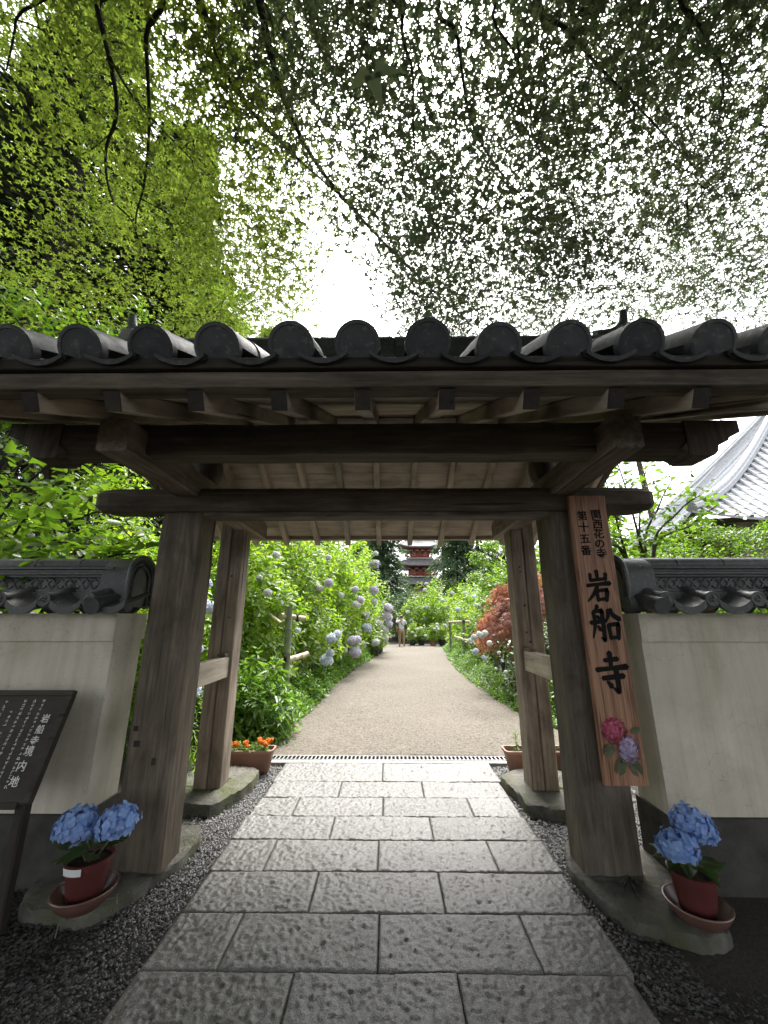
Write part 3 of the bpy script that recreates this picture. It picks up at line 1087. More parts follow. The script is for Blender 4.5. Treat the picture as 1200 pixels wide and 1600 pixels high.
slab_stone('footing_stone', 'mossy flat stone under the front gate post beside the red pot', [(-1.98, 2.62), (-1.85, 2.44), (-1.55, 2.40), (-1.40, 2.56), (-1.32, 2.78), (-1.28, 3.0), (-1.30, 3.2), (-1.5, 3.3), (-1.8, 3.2), (-1.98, 2.9)], .066)
slab_stone('footing_stone', 'dark flat stone under the post that carries the cedar sign', [(1.17, 3.10), (1.085, 2.78), (1.13, 2.52), (1.26, 2.36), (1.52, 2.30), (1.70, 2.5), (1.66, 3.0), (1.42, 3.16)], .066)
slab_stone('footing_stone', 'mossy slab under the back post next to the marigold planter', [(-1.78, 3.64), (-1.40, 3.55), (-1.25, 3.85), (-1.24, 4.22), (-1.5, 4.36), (-1.85, 4.1)], .098, .004)
slab_stone('footing_stone', 'pale mossy slab under the back post in front of the empty planter', [(1.07, 4.2), (1.06, 3.88), (1.14, 3.55), (1.5, 3.46), (1.78, 3.7), (1.7, 4.2), (1.4, 4.34)], .098, .004)


# ------------------------------------------------------------------ plastered garden walls with tiled caps
def cap_eave_mesh(w):
    """one S-curved eave tile: flat-concave pan with a small roll at its left end"""
    v, f = [], []
    prof = []
    r = .042
    for k in range(9):
        a = PI - PI * k / 8
        prof.append((r + r * math.cos(a) - r, .012 + r * math.sin(a) * .9))
    for k in range(1, 10):
        t = k / 9
        prof.append((r + (w - 2 * r) * t, .012 - .05 * math.sin(PI * t) ** .8 + 0.0 * t))
    th = .014
    n = len(prof)
    for y, dz in ((0, 0), (.27, .075)):
        v += [(x, y, z + dz) for x, z in prof] + [(x, y, z + dz - th) for x, z in prof]
    for k in range(n - 1):
        f += [(k, k + 1, 2 * n + k + 1, 2 * n + k), (n + k, 3 * n + k, 3 * n + k + 1, n + k + 1), (k, n + k, n + k + 1, k + 1)]
    mb = MB().add(v, f)
    # hanging front lip under the pan
    lip = [(x, z) for x, z in prof[8:]] + [(x, z - .045) for x, z in prof[:7:-1]]
    mb.prism(lip, -.012, .006)
    return mb.mesh('eave_tile', True)


me_cap = cap_eave_mesh(.285)
me_cap_disc = disc_mesh(.047, .03)


def garden_wall(x_end, sx, label):
    """sx=+1: the wall runs to the right from x_end; -1: to the left."""
    X = lambda d: x_end + sx * d
    L = 6.0
    w = thing('plaster_wall', label, 'wall', (X(0), 2.85, 0))
    def part(mb, name, mat, sm=False):
        o = mb.build(name, M[mat], w, sm)
        o.location = -Vector(w.location)
        return o
    def bx(d0, d1, y0, y1, z0, z1):
        a, b = sorted((X(d0), X(d1)))
        return MB().box(a, b, y0, y1, z0, z1)
    part(bx(.0, L, 2.702, 3.0, .372, 1.37), 'plaster_face', 'plaster')
    part(bx(-.006, L, 2.682, 3.02, 1.352, 1.53), 'plaster_band', 'plaster')
    part(bx(-.012, L, 2.680, 3.02, -.05, .37), 'base_course', 'base_stone')
    # eave tiles front and back
    for i in range(20):
        x = X(.10 + .285 * i)
        for fl in (0, 1):
            o = link('eave_tile', me_cap, M['wall_tile'], w, loc=(x - w.location.x if not fl else x - w.location.x, (2.545 if not fl else 3.155) - 2.85, 1.605), rot=(0, 0, PI if fl else 0))
            if not fl and sx < 0:
                o.location.x -= .0
            link('end_disc', me_cap_disc, M['wall_tile'], o, loc=(0, -.008, .012), rot=(PI / 2, R.uniform(-.3, .3), 0))
    # flat ridge courses and the wavy openwork course
    for j, (y0, y1, z0, z1) in enumerate(((2.705, 2.995, 1.62, 1.672), (2.735, 2.965, 1.676, 1.692), (2.735, 2.965, 1.776, 1.790), (2.722, 2.978, 1.794, 1.808), (2.735, 2.965, 1.812, 1.826), (2.715, 2.985, 1.830, 1.845))):
        n = 14
        for i in range(n):
            a, b = .10 + (L - .1) * i / n, .10 + (L - .1) * (i + 1) / n
            part(bx(a + .001, b - .001, y0, y1, z0, z1), 'ridge_course_tile', 'wall_tile')
    part(bx(.10, L, 2.763, 2.937, 1.69, 1.778), 'ridge_core', 'wall_tile')
    for i in range(24):
        for k in (0, 1):
            pts = [(X(.13 + .12 * i + .12 * t / 8), 2.765, 1.733 + (.03 if k == 0 else -.03) * math.cos(2 * PI * t / 8)) for t in range(9)]
            part(MB().tube(pts, .011, 6), 'wave_tile', 'wall_tile', True)
    for i in range(18):
        xa = .08 + .33 * i
        mb = MB().tube([(X(xa), 2.85, 1.872), (X(xa + .315), 2.85, 1.872), (X(xa + .315), 2.85, 1.872), (X(xa + .332), 2.85, 1.872)], [.050, .050, .046, .046], 14)
        part(mb, 'ridge_round_tile', 'wall_tile', True)
    # arched end tile with a beaded rim
    arch = [(-.15, 1.585), (-.155, 1.72)] + [(-.15 * math.cos(a), 1.80 + .125 * math.sin(a)) for a in [PI * k / 14 for k in range(15)]] + [(.155, 1.72), (.15, 1.585)]
    a, b = sorted((X(-.02), X(.17)))
    mb = MB().prism([(2.85 + p[0] * .93, p[1] - .01) for p in arch], a, b, 'x')
    part(mb, 'end_tile', 'wall_tile', True)
    rim = [(X(-.03), 2.85 + p[0] * .97, p[1] + .003) for p in arch]
    part(MB().tube(rim, .016, 8), 'end_tile_rim', 'wall_tile', True)
    inner = [(X(-.028), 2.85 + p[0] * .62, 1.585 + (p[1] - 1.585) * .8) for p in arch]
    part(MB().tube(inner, .009, 8), 'end_tile_moulding', 'wall_tile', True)
    mb = MB()
    for p, q in zip(arch, arch[1:]):
        for t in (0.25, .75):
            c = Vector((X(-.03), 2.85 + (p[0] + (q[0] - p[0]) * t) * .8, 1.585 + (p[1] + (q[1] - p[1]) * t - 1.585) * .91))
            mb.lathe([(.001, -.009), (.008, -.006), (.010, 0), (.008, .006), (.001, .009)], 6, c.x, c.y, c.z)
    part(mb, 'end_tile_beads', 'wall_tile', True)
    # corner roll tile under it, pointing at the viewer
    mb = MB().tube([(X(.045), 2.50, 1.572), (X(.045), 2.80, 1.63)], [.052, .05], 14)
    part(mb, 'corner_roll', 'wall_tile', True)
    mb = MB().tube([(X(-.05), 2.72, 1.59), (X(.1), 2.72, 1.59)], .05, 14)
    part(mb, 'corner_roll', 'wall_tile', True)
    return w


garden_wall(-1.82, -1, 'white plaster wall with tiled cap behind the dark notice board')
garden_wall(1.655, 1, 'white plaster wall with tiled cap below the trimmed hedge')


# ------------------------------------------------------------------ lettering
def brush(mb, pts, widths, y0=0.0, y1=-0.004, sx=1.0, sz=1.0, ox=0.0, oz=0.0):
    """one brush stroke as a raised ribbon in the x-z plane"""
    c = catmull([(p[0], p[1], 0) for p in pts], 6) if len(pts) > 2 else [Vector((pts[0][0] + (pts[1][0] - pts[0][0]) * k / 6, pts[0][1] + (pts[1][1] - pts[0][1]) * k / 6, 0)) for k in range(7)]
    n = len(c)
    L_, R_ = [], []
    for i, p in enumerate(c):
        t = i / (n - 1)
        d = c[min(i + 1, n - 1)] - c[max(i - 1, 0)]
        d = d.normalized() if d.length > 1e-9 else Vector((1, 0, 0))
        s = Vector((-d.y, d.x, 0))
        j = t * (len(widths) - 1)
        a = int(min(j, len(widths) - 2))
        w = widths[a] + (widths[a + 1] - widths[a]) * (j - a)
        L_.append(p + s * w * .5)
        R_.append(p - s * w * .5)
    d0, d1 = (c[0] - c[1]).normalized(), (c[-1] - c[-2]).normalized()
    poly = [c[0] + d0 * widths[0] * .35] + L_ + [c[-1] + d1 * widths[-1] * .45] + R_[::-1]
    P2 = [(ox + p.x * sx, oz + p.y * sz) for p in poly]
    m = len(P2)
    # strip faces front, walls round the rim
    v = [(x, y0, z) for x, z in P2] + [(x, y1, z) for x, z in P2]
    f = []
    for lay in (0, 1):
        b = lay * m
        Li = [b + 1 + i for i in range(n)]
        Ri = [b + 2 + n + (n - 1 - i) for i in range(n)]
        f += [(Li[i], Li[i + 1], Ri[i + 1], Ri[i]) for i in range(n - 1)]
        f += [(b, Li[0], Ri[0]), (b + n + 1, Ri[-1], Li[-1])]
    f += [(i, (i + 1) % m, m + (i + 1) % m, m + i) for i in range(m)]
    mb.add(v, f)


H_ = [.10, .085, .13]
V_ = [.13, .10, .10]
GLYPH = {
    'iwa': [([(.50, .99), (.51, .72)], [.13, .10]), ([(.25, .89), (.24, .71)], [.11, .09]), ([(.23, .69), (.80, .74)], [.09, .09]), ([(.83, .90), (.80, .70)], [.12, .09]),
            ([(.10, .53), (.50, .57), (.94, .60)], H_), ([(.48, .57), (.36, .33), (.06, .05)], [.12, .11, .03]),
            ([(.42, .36), (.44, .07)], [.11, .09]), ([(.40, .36), (.80, .40), (.80, .36), (.74, .07)], [.09, .10, .13, .10]), ([(.44, .10), (.76, .13)], [.08, .09])],
    'fune': [([(.30, 1.0), (.20, .86)], [.12, .05]), ([(.14, .83), (.14, .45), (.03, .10)], [.11, .10, .03]), ([(.13, .83), (.42, .86), (.43, .80), (.42, .12), (.40, .06), (.31, .12)], [.09, .10, .12, .11, .10, .03]),
             ([(.24, .72), (.31, .63)], [.06, .11]), ([(.24, .43), (.31, .33)], [.06, .11]), ([(.0, .52), (.54, .58)], [.10, .10]),
             ([(.66, .88), (.62, .70), (.53, .58)], [.11, .09, .03]), ([(.74, .92), (.80, .74), (1.0, .62)], [.06, .11, .13]),
             ([(.60, .46), (.63, .09)], [.11, .09]), ([(.59, .46), (.93, .49), (.93, .44), (.88, .09)], [.09, .10, .12, .10]), ([(.62, .11), (.90, .13)], [.08, .08])],
    'tera': [([(.30, .80), (.74, .84)], [.09, .11]), ([(.50, 1.0), (.50, .60)], [.14, .10]), ([(.02, .56), (.50, .60), (1.0, .64)], [.11, .09, .14]),
             ([(.18, .35), (.86, .41)], [.10, .12]), ([(.64, .54), (.65, .08), (.61, .03), (.48, .12)], [.14, .12, .11, .03]), ([(.32, .27), (.43, .15)], [.06, .13])],
}


def cjk_mesh(ch, size, depth, mat, parent, loc, rot, name, bold=.0, sc=(1, 1, 1)):
    cu = bpy.data.curves.new('lettering', 'FONT')
    cu.body = ch
    cu.size = size
    cu.extrude = depth
    cu.offset = bold
    cu.align_x = 'CENTER'
    cu.align_y = 'CENTER'
    cu.resolution_u = 3
    tmp = bpy.data.objects.new('tmp', cu)
    COL.objects.link(tmp)
    dg = bpy.context.evaluated_depsgraph_get()
    me = bpy.data.meshes.new_from_object(tmp.evaluated_get(dg))
    bpy.data.objects.remove(tmp)
    bpy.data.curves.remove(cu)
    me.name = name
    me.materials.clear()
    return link(name, me, M[mat], parent, loc=loc, rot=rot, scale=sc)


# ------------------------------------------------------------------ the cedar name board on the post
sg = thing('name_board', 'tall reddish cedar board with black brush lettering and carved hydrangeas', 'sign', (1.387, 2.64, .56))
bw, bh = .252, 1.765
bm_ = beam_mesh(bh, bw, .045, ch=.006, rough=.0008)
link('board', bm_, M['cedar'], sg, rot=(0, 0, 0))
for bz in (.35, 1.3):
    MB().box(-.09, .06, .0225, .075, bz, bz + .05).build('batten', M['old_wood'], sg)
YF = -.0232
for g, cx_, cz, s in (('iwa', -.008, 1.035, .175), ('fune', .004, .795, .185), ('tera', .002, .50, .192)):
    mb = MB()
    for qi, (pts, w) in enumerate(GLYPH[g]):
        brush(mb, pts, [q * 1.22 for q in w], .004, -.002 - .0005 * qi, s, s * 1.2, -s / 2, 0)
    mb.build('character', M['ink'], sg, loc=(cx_, YF, cz))
for col_x, chars, z0 in ((.046, '関西花の寺', 1.625), (-.052, '第十五番', 1.615)):
    for i, c in enumerate(chars):
        dz = .068 if len(chars) == 5 else .08
        cjk_mesh(c, .072, .002, 'ink', sg, (col_x + R.uniform(-.003, .003), YF - .001, z0 - dz * i), (PI / 2, R.uniform(-.08, .08), 0), 'character', .0010)
# carved hydrangeas at the foot of the board
fm = flower_head_mesh('carved_flower', .068, 80, .02, .30)
link('carved_flower', fm, M['petal_pink'], sg, loc=(-.036, YF + .004, .29), rot=(PI / 2, 0, 0))
fm2 = flower_head_mesh('carved_flower', .068, 80, .02, .34)
link('carved_flower', fm2, M['petal_mauve'], sg, loc=(.045, YF + .002, .195), rot=(PI / 2, 0, .4))
for lx, lz, a, s in ((-.05, .225, -2.3, .11), (-.01, .155, -1.9, .12), (.035, .145, -1.1, .12), (.06, .275, .5, .07)):
    me = leaf_mesh('carved_leaf', [(0, 0, 0)], [(math.cos(a), 0, math.sin(a))], [(0, -1, 0)], s, OVAL)
    link('carved_leaf', me, M['carved_leaf'], sg, loc=(lx, YF - .004, lz))

# ------------------------------------------------------------------ the notice board
nb = thing('notice_board', 'dark slanted wooden notice board with white brush lettering on posts', 'notice board', (-2.215, 2.3, 0))
tilt = math.atan2(.16, .47)
pan = link('panel', beam_mesh(.95, .03, .50, ch=.004), M['black_wood'], nb)
axx, axz = Vector((1, 0, 0)), Vector((0, math.sin(tilt), math.cos(tilt)))
nrm = Vector((0, -math.cos(tilt), math.sin(tilt)))
c0 = Vector((-.52, .005, .845))
pan.matrix_local = Matrix.Translation(c0) @ Matrix((nrm, axz, axx)).transposed().to_4x4()
for dv, t in ((.255, .05), (-.255, .06)):
    o = link('frame_rail', beam_mesh(.98 if dv > 0 else .93, .036, .03, ch=.004), M['black_wood'], nb)
    o.matrix_local = Matrix.Translation(c0 + axz * dv + Vector((-.02, 0, 0)) + nrm * .004) @ Matrix((nrm, axz, axx)).transposed().to_4x4()
o = link('frame_rail', beam_mesh(.03, .034, .49, ch=.004), M['black_wood'], nb)
o.matrix_local = Matrix.Translation(c0 + axx * .93 + nrm * .002) @ Matrix((nrm, axz, axx)).transposed().to_4x4()
for x in (.30, -.42):
    beam('leg', (x, .06, 0.0), (x, .06, .80), .055, .055, 'black_wood', nb)
    beam('brace', (x, .05, .60), (x, .09, 1.0), .05, .04, 'black_wood', nb)
fr = Matrix((axx, axz, nrm)).transposed().to_4x4()


def on_panel(o, u, v):
    o.matrix_local = Matrix.Translation(c0 + axx * u + axz * v + nrm * .0175) @ fr


for i, c in enumerate('岩船寺境内地'):
    o = cjk_mesh(c, .045 if i < 3 else .05, .0006, 'white_paint', nb, (0, 0, 0), (0, 0, 0), 'character', .0006)
    on_panel(o, .865 - .004 * i, .125 - (.052 * i if i < 3 else .052 * 3 + .066 * (i - 3) - .004))
# columns of fine handwriting, too small to read
for ci in range(11):
    mb = MB()
    u = .805 - .052 * ci
    top = .205 if ci < 3 else (.15 if ci % 4 else .2)
    v = top
    for r_ in range(24):
        s = .0175
        if v < -.2 + (.03 if ci % 2 else 0) or (ci >= 3 and R.random() < .1):
            v -= s * 1.1
            if v < -.2:
                break
            continue
        for k in range(R.randint(3, 5)):
            if R.random() < .55:
                a, b = (R.uniform(0, .3), R.uniform(.1, .9)), (R.uniform(.6, 1), 0)
                b = (b[0], a[1] + R.uniform(-.05, .15))
            else:
                a = (R.uniform(.2, .8), R.uniform(.55, 1))
                b = (a[0] + R.uniform(-.3, .2), R.uniform(0, .4))
            brush(mb, [a, b], [.13, .08], 0, 0.0004 + 0.0002 * k, s, s, 0, v)
        v -= s * 1.18
    me = mb.mesh('handwriting')
    o = link('handwriting', me, M['white_paint'], nb)
    o.matrix_local = Matrix.Translation(c0 + axx * u + nrm * .0172) @ Matrix((axx, -nrm, axz)).transposed().to_4x4()

# ------------------------------------------------------------------ potted blue hydrangeas
LEAF1 = [leaf_mesh('leaf', [(0, 0, 0)], [(1, 0, 0)], [(0, 0, 1)], 1.0, (OVAL[0] * np.array((1, s, c)), OVAL[1])) for s, c in ((1, 1), (1.15, 2.5), (.9, -1.5))]


def place_leaf(parent, p, d, n, s, mat, name='leaf'):
    d = Vector(d).normalized()
    n = Vector(n)
    b = n.cross(d).normalized()
    n = d.cross(b)
    me = R.choice(LEAF1)
    key = (me.name, mat)
    if key not in LEAFCOPY:
        LEAFCOPY[key] = me.copy()
        LEAFCOPY[key].materials.clear()
        LEAFCOPY[key].materials.append(M[mat])
    o = link(name, LEAFCOPY[key], None, parent)
    o.matrix_local = Matrix.Translation(Vector(p)) @ Matrix((d * s, b * s, n * s)).transposed().to_4x4()
    return o


LEAFCOPY = {}


def potted(x, y, z, label, heads, saucer_r, lab, tiltz=0.0, stand=False):
    t = thing('potted_hydrangea', label, 'potted plant', (x, y, z), group='potted blue hydrangeas by the gate')
    zs = .045 if stand else 0.0
    MB().lathe([(.001, zs), (.62 * saucer_r, zs), (.86 * saucer_r, zs + .035), (saucer_r, zs + .062), (saucer_r * 1.03, zs + .066), (saucer_r * 1.03, zs + .058), (.9 * saucer_r, zs + .026), (.66 * saucer_r, zs - .008), (.001, zs - .008)][::-1], 30).build('saucer', M['brown_saucer'], t, True)
    po = MB().lathe([(.001, zs + .006), (.072, zs + .006), (.100, zs + .175), (.108, zs + .176), (.110, zs + .20), (.102, zs + .202), (.096, zs + .18), (.001, zs + .172)], 28).build('pot', M['red_pot'], t, True)
    MB().lathe([(.001, zs + .183), (.097, zs + .183)], 20).build('potting_soil', M['potting_soil'], t)
    if lab:
        v, f = [], []
        for k in range(9):
            a = -PI / 2 - .55 + k * .11
            for zz in (.165, .198):
                r = .0982 + (zz - .148) * .16 + .003
                v.append((r * math.cos(a) * 1.07, r * math.sin(a) * 1.07, zs + zz))
        f = [(2 * k, 2 * k + 2, 2 * k + 3, 2 * k + 1) for k in range(8)]
        MB().add(v, f).build('plant_label', M['pot_label'], po)
    if stand:
        for k in range(3):
            a = .5 + k * 2 * PI / 3
            c, s = math.cos(a), math.sin(a)
            MB().tube([(c * .07, s * .07, zs - .012), (c * saucer_r * .98, s * saucer_r * .98, zs - .014), (c * saucer_r * 1.06, s * saucer_r * 1.06, zs), (c * saucer_r * 1.1, s * saucer_r * 1.1, 0)], .003, 6).build('stand_leg', M['wire'], t)
    MB().tube([(saucer_r * 1.03 * math.cos(k * PI / 16), saucer_r * 1.03 * math.sin(k * PI / 16), zs + .066) for k in range(33)], .005, 6).build('saucer_rim', M['brown_saucer'], t, True)
    for (hx, hy, hz, r) in heads:
        me = flower_head_mesh('flower_head', r, 95, r * .30, .82)
        link('flower_head', me, M['petal_blue'], t, loc=(hx, hy, hz), rot=(R.uniform(-.2, .3), R.uniform(-.3, .3), R.uniform(0, 6)))
        MB().tube([(hx * .2, hy * .2, zs + .18), (hx * .7, hy * .7, (zs + .18 + hz) / 2), (hx, hy, hz - r * .4)], .005, 6).build('stem', M['stem'], t)
    for k in range(13):
        a = k * 2.4 + R.uniform(-.3, .3)
        c, s = math.cos(a), math.sin(a)
        r0 = R.uniform(.02, .05)
        place_leaf(t, (c * r0, s * r0, zs + .20 + R.uniform(0, .07)), (c, s, R.uniform(-.15, .45)), (0, 0, 1), R.uniform(.10, .15), 'dark_leaf')
    return t


potted(-1.545, 2.40, .068, 'potted blue hydrangea with two blooms by the notice board, white label', [(-.06, -.05, .40, .088), (.125, -.02, .40, .088)], .138, True, stand=True)
potted(1.545, 2.42, .062, 'potted blue hydrangea in a plain pot beneath the cedar sign', [(-.095, -.07, .325, .082), (.04, .0, .40, .085), (.095, .02, .365, .07)], .138, False)


# ------------------------------------------------------------------ long planters
def planter(x0, x1, y0, y1, h, label, flowers):
    t = thing('planter', label, 'planter', ((x0 + x1) / 2, (y0 + y1) / 2, 0.005), group='long terracotta planters behind the gate')
    a, b = (x1 - x0) / 2, (y1 - y0) / 2
    def rr(k, z, c=.045):
        A, B = a - k, b - k
        pts = []
        for sx, sy, s0 in ((1, -1, -PI / 2), (1, 1, 0), (-1, 1, PI / 2), (-1, -1, PI)):
            for q in range(4):
                an = s0 + q * PI / 6
                pts.append((sx * (A - c) + c * math.cos(an), sy * (B - c) + c * math.sin(an), z))
        return pts
    rings = [rr(.05, 0), rr(.012, h - .03), rr(.010, h - .028), rr(0, h - .026), rr(-.002, h), rr(.014, h), rr(.018, h - .03), rr(.024, h - .05)]
    v = [p for r_ in rings for p in r_]
    n = 16
    f = [(j * n + i, j * n + (i + 1) % n, (j + 1) * n + (i + 1) % n, (j + 1) * n + i) for j in range(len(rings) - 1) for i in range(n)]
    f.append(tuple(range(n))[::-1])
    MB().add(v, f).build('trough', M['terracotta'], t, True)
    p = rr(.02, h - .035)
    MB().add(p, [tuple(range(n))]).build('potting_soil', M['potting_soil'], t)
    if flowers:
        tips = np.stack([NP.uniform(-a * .85, a * .85, 90), NP.uniform(-b * .7, b * .7, 90), NP.uniform(h - .01, h + .05, 90)], 1)
        P_, D_, N_, S_ = shoots(tips, np.array((0, 0, 1)) + NP.normal(0, .4, (90, 3)), .035, 3)
        link('foliage', leaf_mesh('foliage', P_, D_, N_, S_, OVAL), M['lily_leaf'], t)
        me = flower_head_mesh('marigold', .021, 40, .011, .8)
        for k in range(15):
            link('marigold', me, M['petal_orange'], t, loc=(R.uniform(-a * .85, a * .85), R.uniform(-b * .8, b * .6), h + R.uniform(.035, .075)), rot=(R.uniform(-.5, .5), R.uniform(-.4, .4), R.uniform(0, 6)), scale=(R.uniform(.8, 1.2),) * 3)
    else:
        for k, (px, hh) in enumerate(((-a * .62, .19), (-a * .35, .10), (a * .30, .26), (a * .45, .2), (a * .75, .1), (a * .12, .13))):
            n_ = 9
            zz = np.linspace(.03, hh, n_)
            tips = np.stack([px + NP.normal(0, .015, n_), NP.normal(0, .015, n_), h - .04 + zz], 1)
            P_, D_, N_, S_ = shoots(tips, np.array((0, 0, 1.)) + NP.normal(0, .3, (n_, 3)), .045, 2)
            pl_ = link('seedling', leaf_mesh('seedling', P_, D_, N_, S_, OVAL), M['shrub_leaf'], t)
            MB().tube([(px, 0, h - .05), (px + .005, .004, h - .04 + hh)], [.004, .002], 5).build('stem', M['stem'], pl_)
    return t


planter(-1.80, -1.165, 4.38, 4.58, .21, 'terracotta planter of orange marigolds behind the back post', True)
planter(1.165, 1.86, 4.37, 4.58, .215, 'terracotta planter with a few seedlings behind the back post', False)

# ------------------------------------------------------------------ drain with a slotted cover
dr = thing('drain_cover', 'slotted drain cover running across the end of the paving', 'drain', (0, 4.74, 0))
MB().box(-1.75, 2.4, -.115, -.042, -.02, .040).build('concrete_edge', M['concrete'], dr)
MB().box(-1.75, 2.4, .098, .13, -.02, .036).build('concrete_edge', M['concrete'], dr)
MB().box(-1.75, 2.4, -.042, .098, -.05, .008).build('channel', M['drain_dark'], dr)
MB().box(-1.75, 2.4, -.042, -.022, .008, .044).build('frame_rail', M['steel'], dr)
MB().box(-1.75, 2.4, .078, .098, .008, .044).build('frame_rail', M['steel'], dr)
bar = MB().box(-.0075, .0075, -.022, .078, .009, .043).mesh('bar')
for i in range(96):
    link('bar', bar, M['steel'], dr, loc=(-1.74 + i * .0432, 0, 0))


# ------------------------------------------------------------------ planting helpers
def limb(mb, pts, r0, r1, n=7, sub=4):
    c = catmull(pts, sub)
    m = len(c)
    mb.tube(c, [r0 + (r1 - r0) * (i / (m - 1)) ** .8 for i in range(m)], n)
    return c


HEADS = {}


def head(parent, base, px, py, Y, mat, r):
    """one flower globe at its real place; kinds share a mesh"""
    if mat not in HEADS:
        HEADS[mat] = [flower_head_mesh('flower_head', .92, 85, .36, .85) for _ in range(2)]
        for h_ in HEADS[mat]:
            h_.materials.append(M[mat])
    p = at(px, py, Y)
    return link('flower_head', R.choice(HEADS[mat]), None, parent, loc=p - Vector(base), rot=(R.uniform(0, .7), R.uniform(-.4, .4), R.uniform(0, 6)), scale=(r * R.uniform(.7, 1.0),) * 3)


def bush(name, label, cat, x, y, rx, ry, h, n, size, mat, group=None, heads=(), tmpl=OVAL, z0=None, pairs=3, stems=12, zmin=.18, up=.7, scatter=None, lobes=5):
    z0 = hill(x, y) if z0 is None else z0
    t = thing(name, label, cat, (x, y, z0), group=group)
    d = rnd_unit(n * 3)
    d[:, 2] = np.abs(d[:, 2])
    d = d[:n]
    ph = NP.uniform(0, 6, 4)
    az = np.arctan2(d[:, 1], d[:, 0])
    lob = 1 + .10 * np.sin(lobes * az + ph[0]) + .08 * np.sin(3 * az + ph[1]) + .12 * np.sin(4 * d[:, 2] * 3 + ph[2] + 2 * az)
    rr = lob * (1 - .55 * NP.random(n) ** 2.2)
    tips = d * rr[:, None] * np.array((rx, ry, h * (1 - zmin)))
    tips[:, 2] += h * zmin
    ax = d * .6 + np.array((0, 0, up)) + NP.normal(0, .25, (n, 3))
    P_, D_, N_, S_ = shoots(tips, ax, size, pairs)
    link('foliage', leaf_mesh('foliage', P_, D_, N_, S_, tmpl), M[mat], t)
    mb = MB()
    for i in range(stems):
        tp = Vector(tips[R.randrange(n)])
        b = Vector((R.uniform(-.25, .25) * rx, R.uniform(-.25, .25) * ry, -.03))
        mid = b.lerp(tp, .5) + Vector((R.uniform(-.1, .1), R.uniform(-.1, .1), .12 * h))
        limb(mb, [b, mid, tp], .012 + .004 * h, .004, 5, 3)
    mb.build('stems', M['stem'], t)
    for q in heads:
        head(t, (x, y, z0), *q)
    if scatter:
        m_, cnt, r_ = scatter
        for k in range(cnt):
            dd = Vector((R.uniform(-1, 1), -R.uniform(.1, 1), R.uniform(.05, 1))).normalized()
            p = Vector((dd.x * rx, dd.y * ry, h * zmin + dd.z * h * (1 - zmin))) * R.uniform(.95, 1.03)
            if m_ not in HEADS:
                head(t, (x, y, z0), 600, 900, y, m_, .001)
                bpy.data.objects.remove(t.children[-1])
            link('flower_head', R.choice(HEADS[m_]), None, t, loc=p, rot=(R.uniform(0, .6), R.uniform(-.4, .4), R.uniform(0, 6)), scale=(r_ * R.uniform(.8, 1.15),) * 3)
    return t


def clump_tree(name, label, cat, base, trunk_top, centre, radii, nclump, per, crad, size, mat, bark='bark', tmpl=OVAL, trunk_r=.12, group=None, flat=.5, droop=0.0, shell=.5, pairs=2, seedv=None):
    """trunk, limbs to every clump, leaf clumps spread through the crown."""
    base, trunk_top, centre = Vector(base), Vector(trunk_top), Vector(centre)
    t = thing(name, label, cat, base, group=group)
    d = rnd_unit(nclump)
    rr = shell + (1 - shell) * NP.random(nclump) ** .6
    c = np.array(centre) + d * rr[:, None] * np.array(radii)
    mb = MB()
    b0 = base + Vector((0, 0, -.1))
    limb(mb, [b0, b0.lerp(trunk_top, .35) + Vector((R.uniform(-.1, .1), R.uniform(-.1, .1), 0)), b0.lerp(trunk_top, .7), trunk_top], trunk_r, trunk_r * .45, 9)
    for i in range(nclump):
        tt = R.uniform(.55, 1.0)
        s = b0.lerp(trunk_top, tt)
        e = Vector(c[i])
        m_ = s.lerp(e, .55) + Vector((0, 0, .12 * (e - s).length))
        limb(mb, [s, m_, e], trunk_r * .28, trunk_r * .05, 5, 3)
    for k, v_ in enumerate(mb.v):
        mb.v[k] = (v_[0] - base.x, v_[1] - base.y, v_[2] - base.z)
    mb.build('trunk', M[bark], t, True)
    n = nclump * per
    q = NP.normal(size=(n, 3))
    q = unit(q) * NP.random((n, 1)) ** .5
    cc = np.repeat(c, per, 0)
    cs = np.repeat(NP.uniform(.6, 1.3, nclump), per)[:, None] * crad
    tips = cc + q * cs * np.array((1, 1, flat))
    r2 = np.sum((q[:, :2]) ** 2, 1)
    tips[:, 2] -= droop * crad * r2
    ax = unit(q) * .5 + np.repeat(d, per, 0) * .3 + np.array((0, 0, .6)) + NP.normal(0, .3, (n, 3))
    P_, D_, N_, S_ = shoots(tips - np.array(base), ax, size, pairs)
    link('crown', leaf_mesh('crown', P_, D_, N_, S_, tmpl), M[mat], t)
    return t


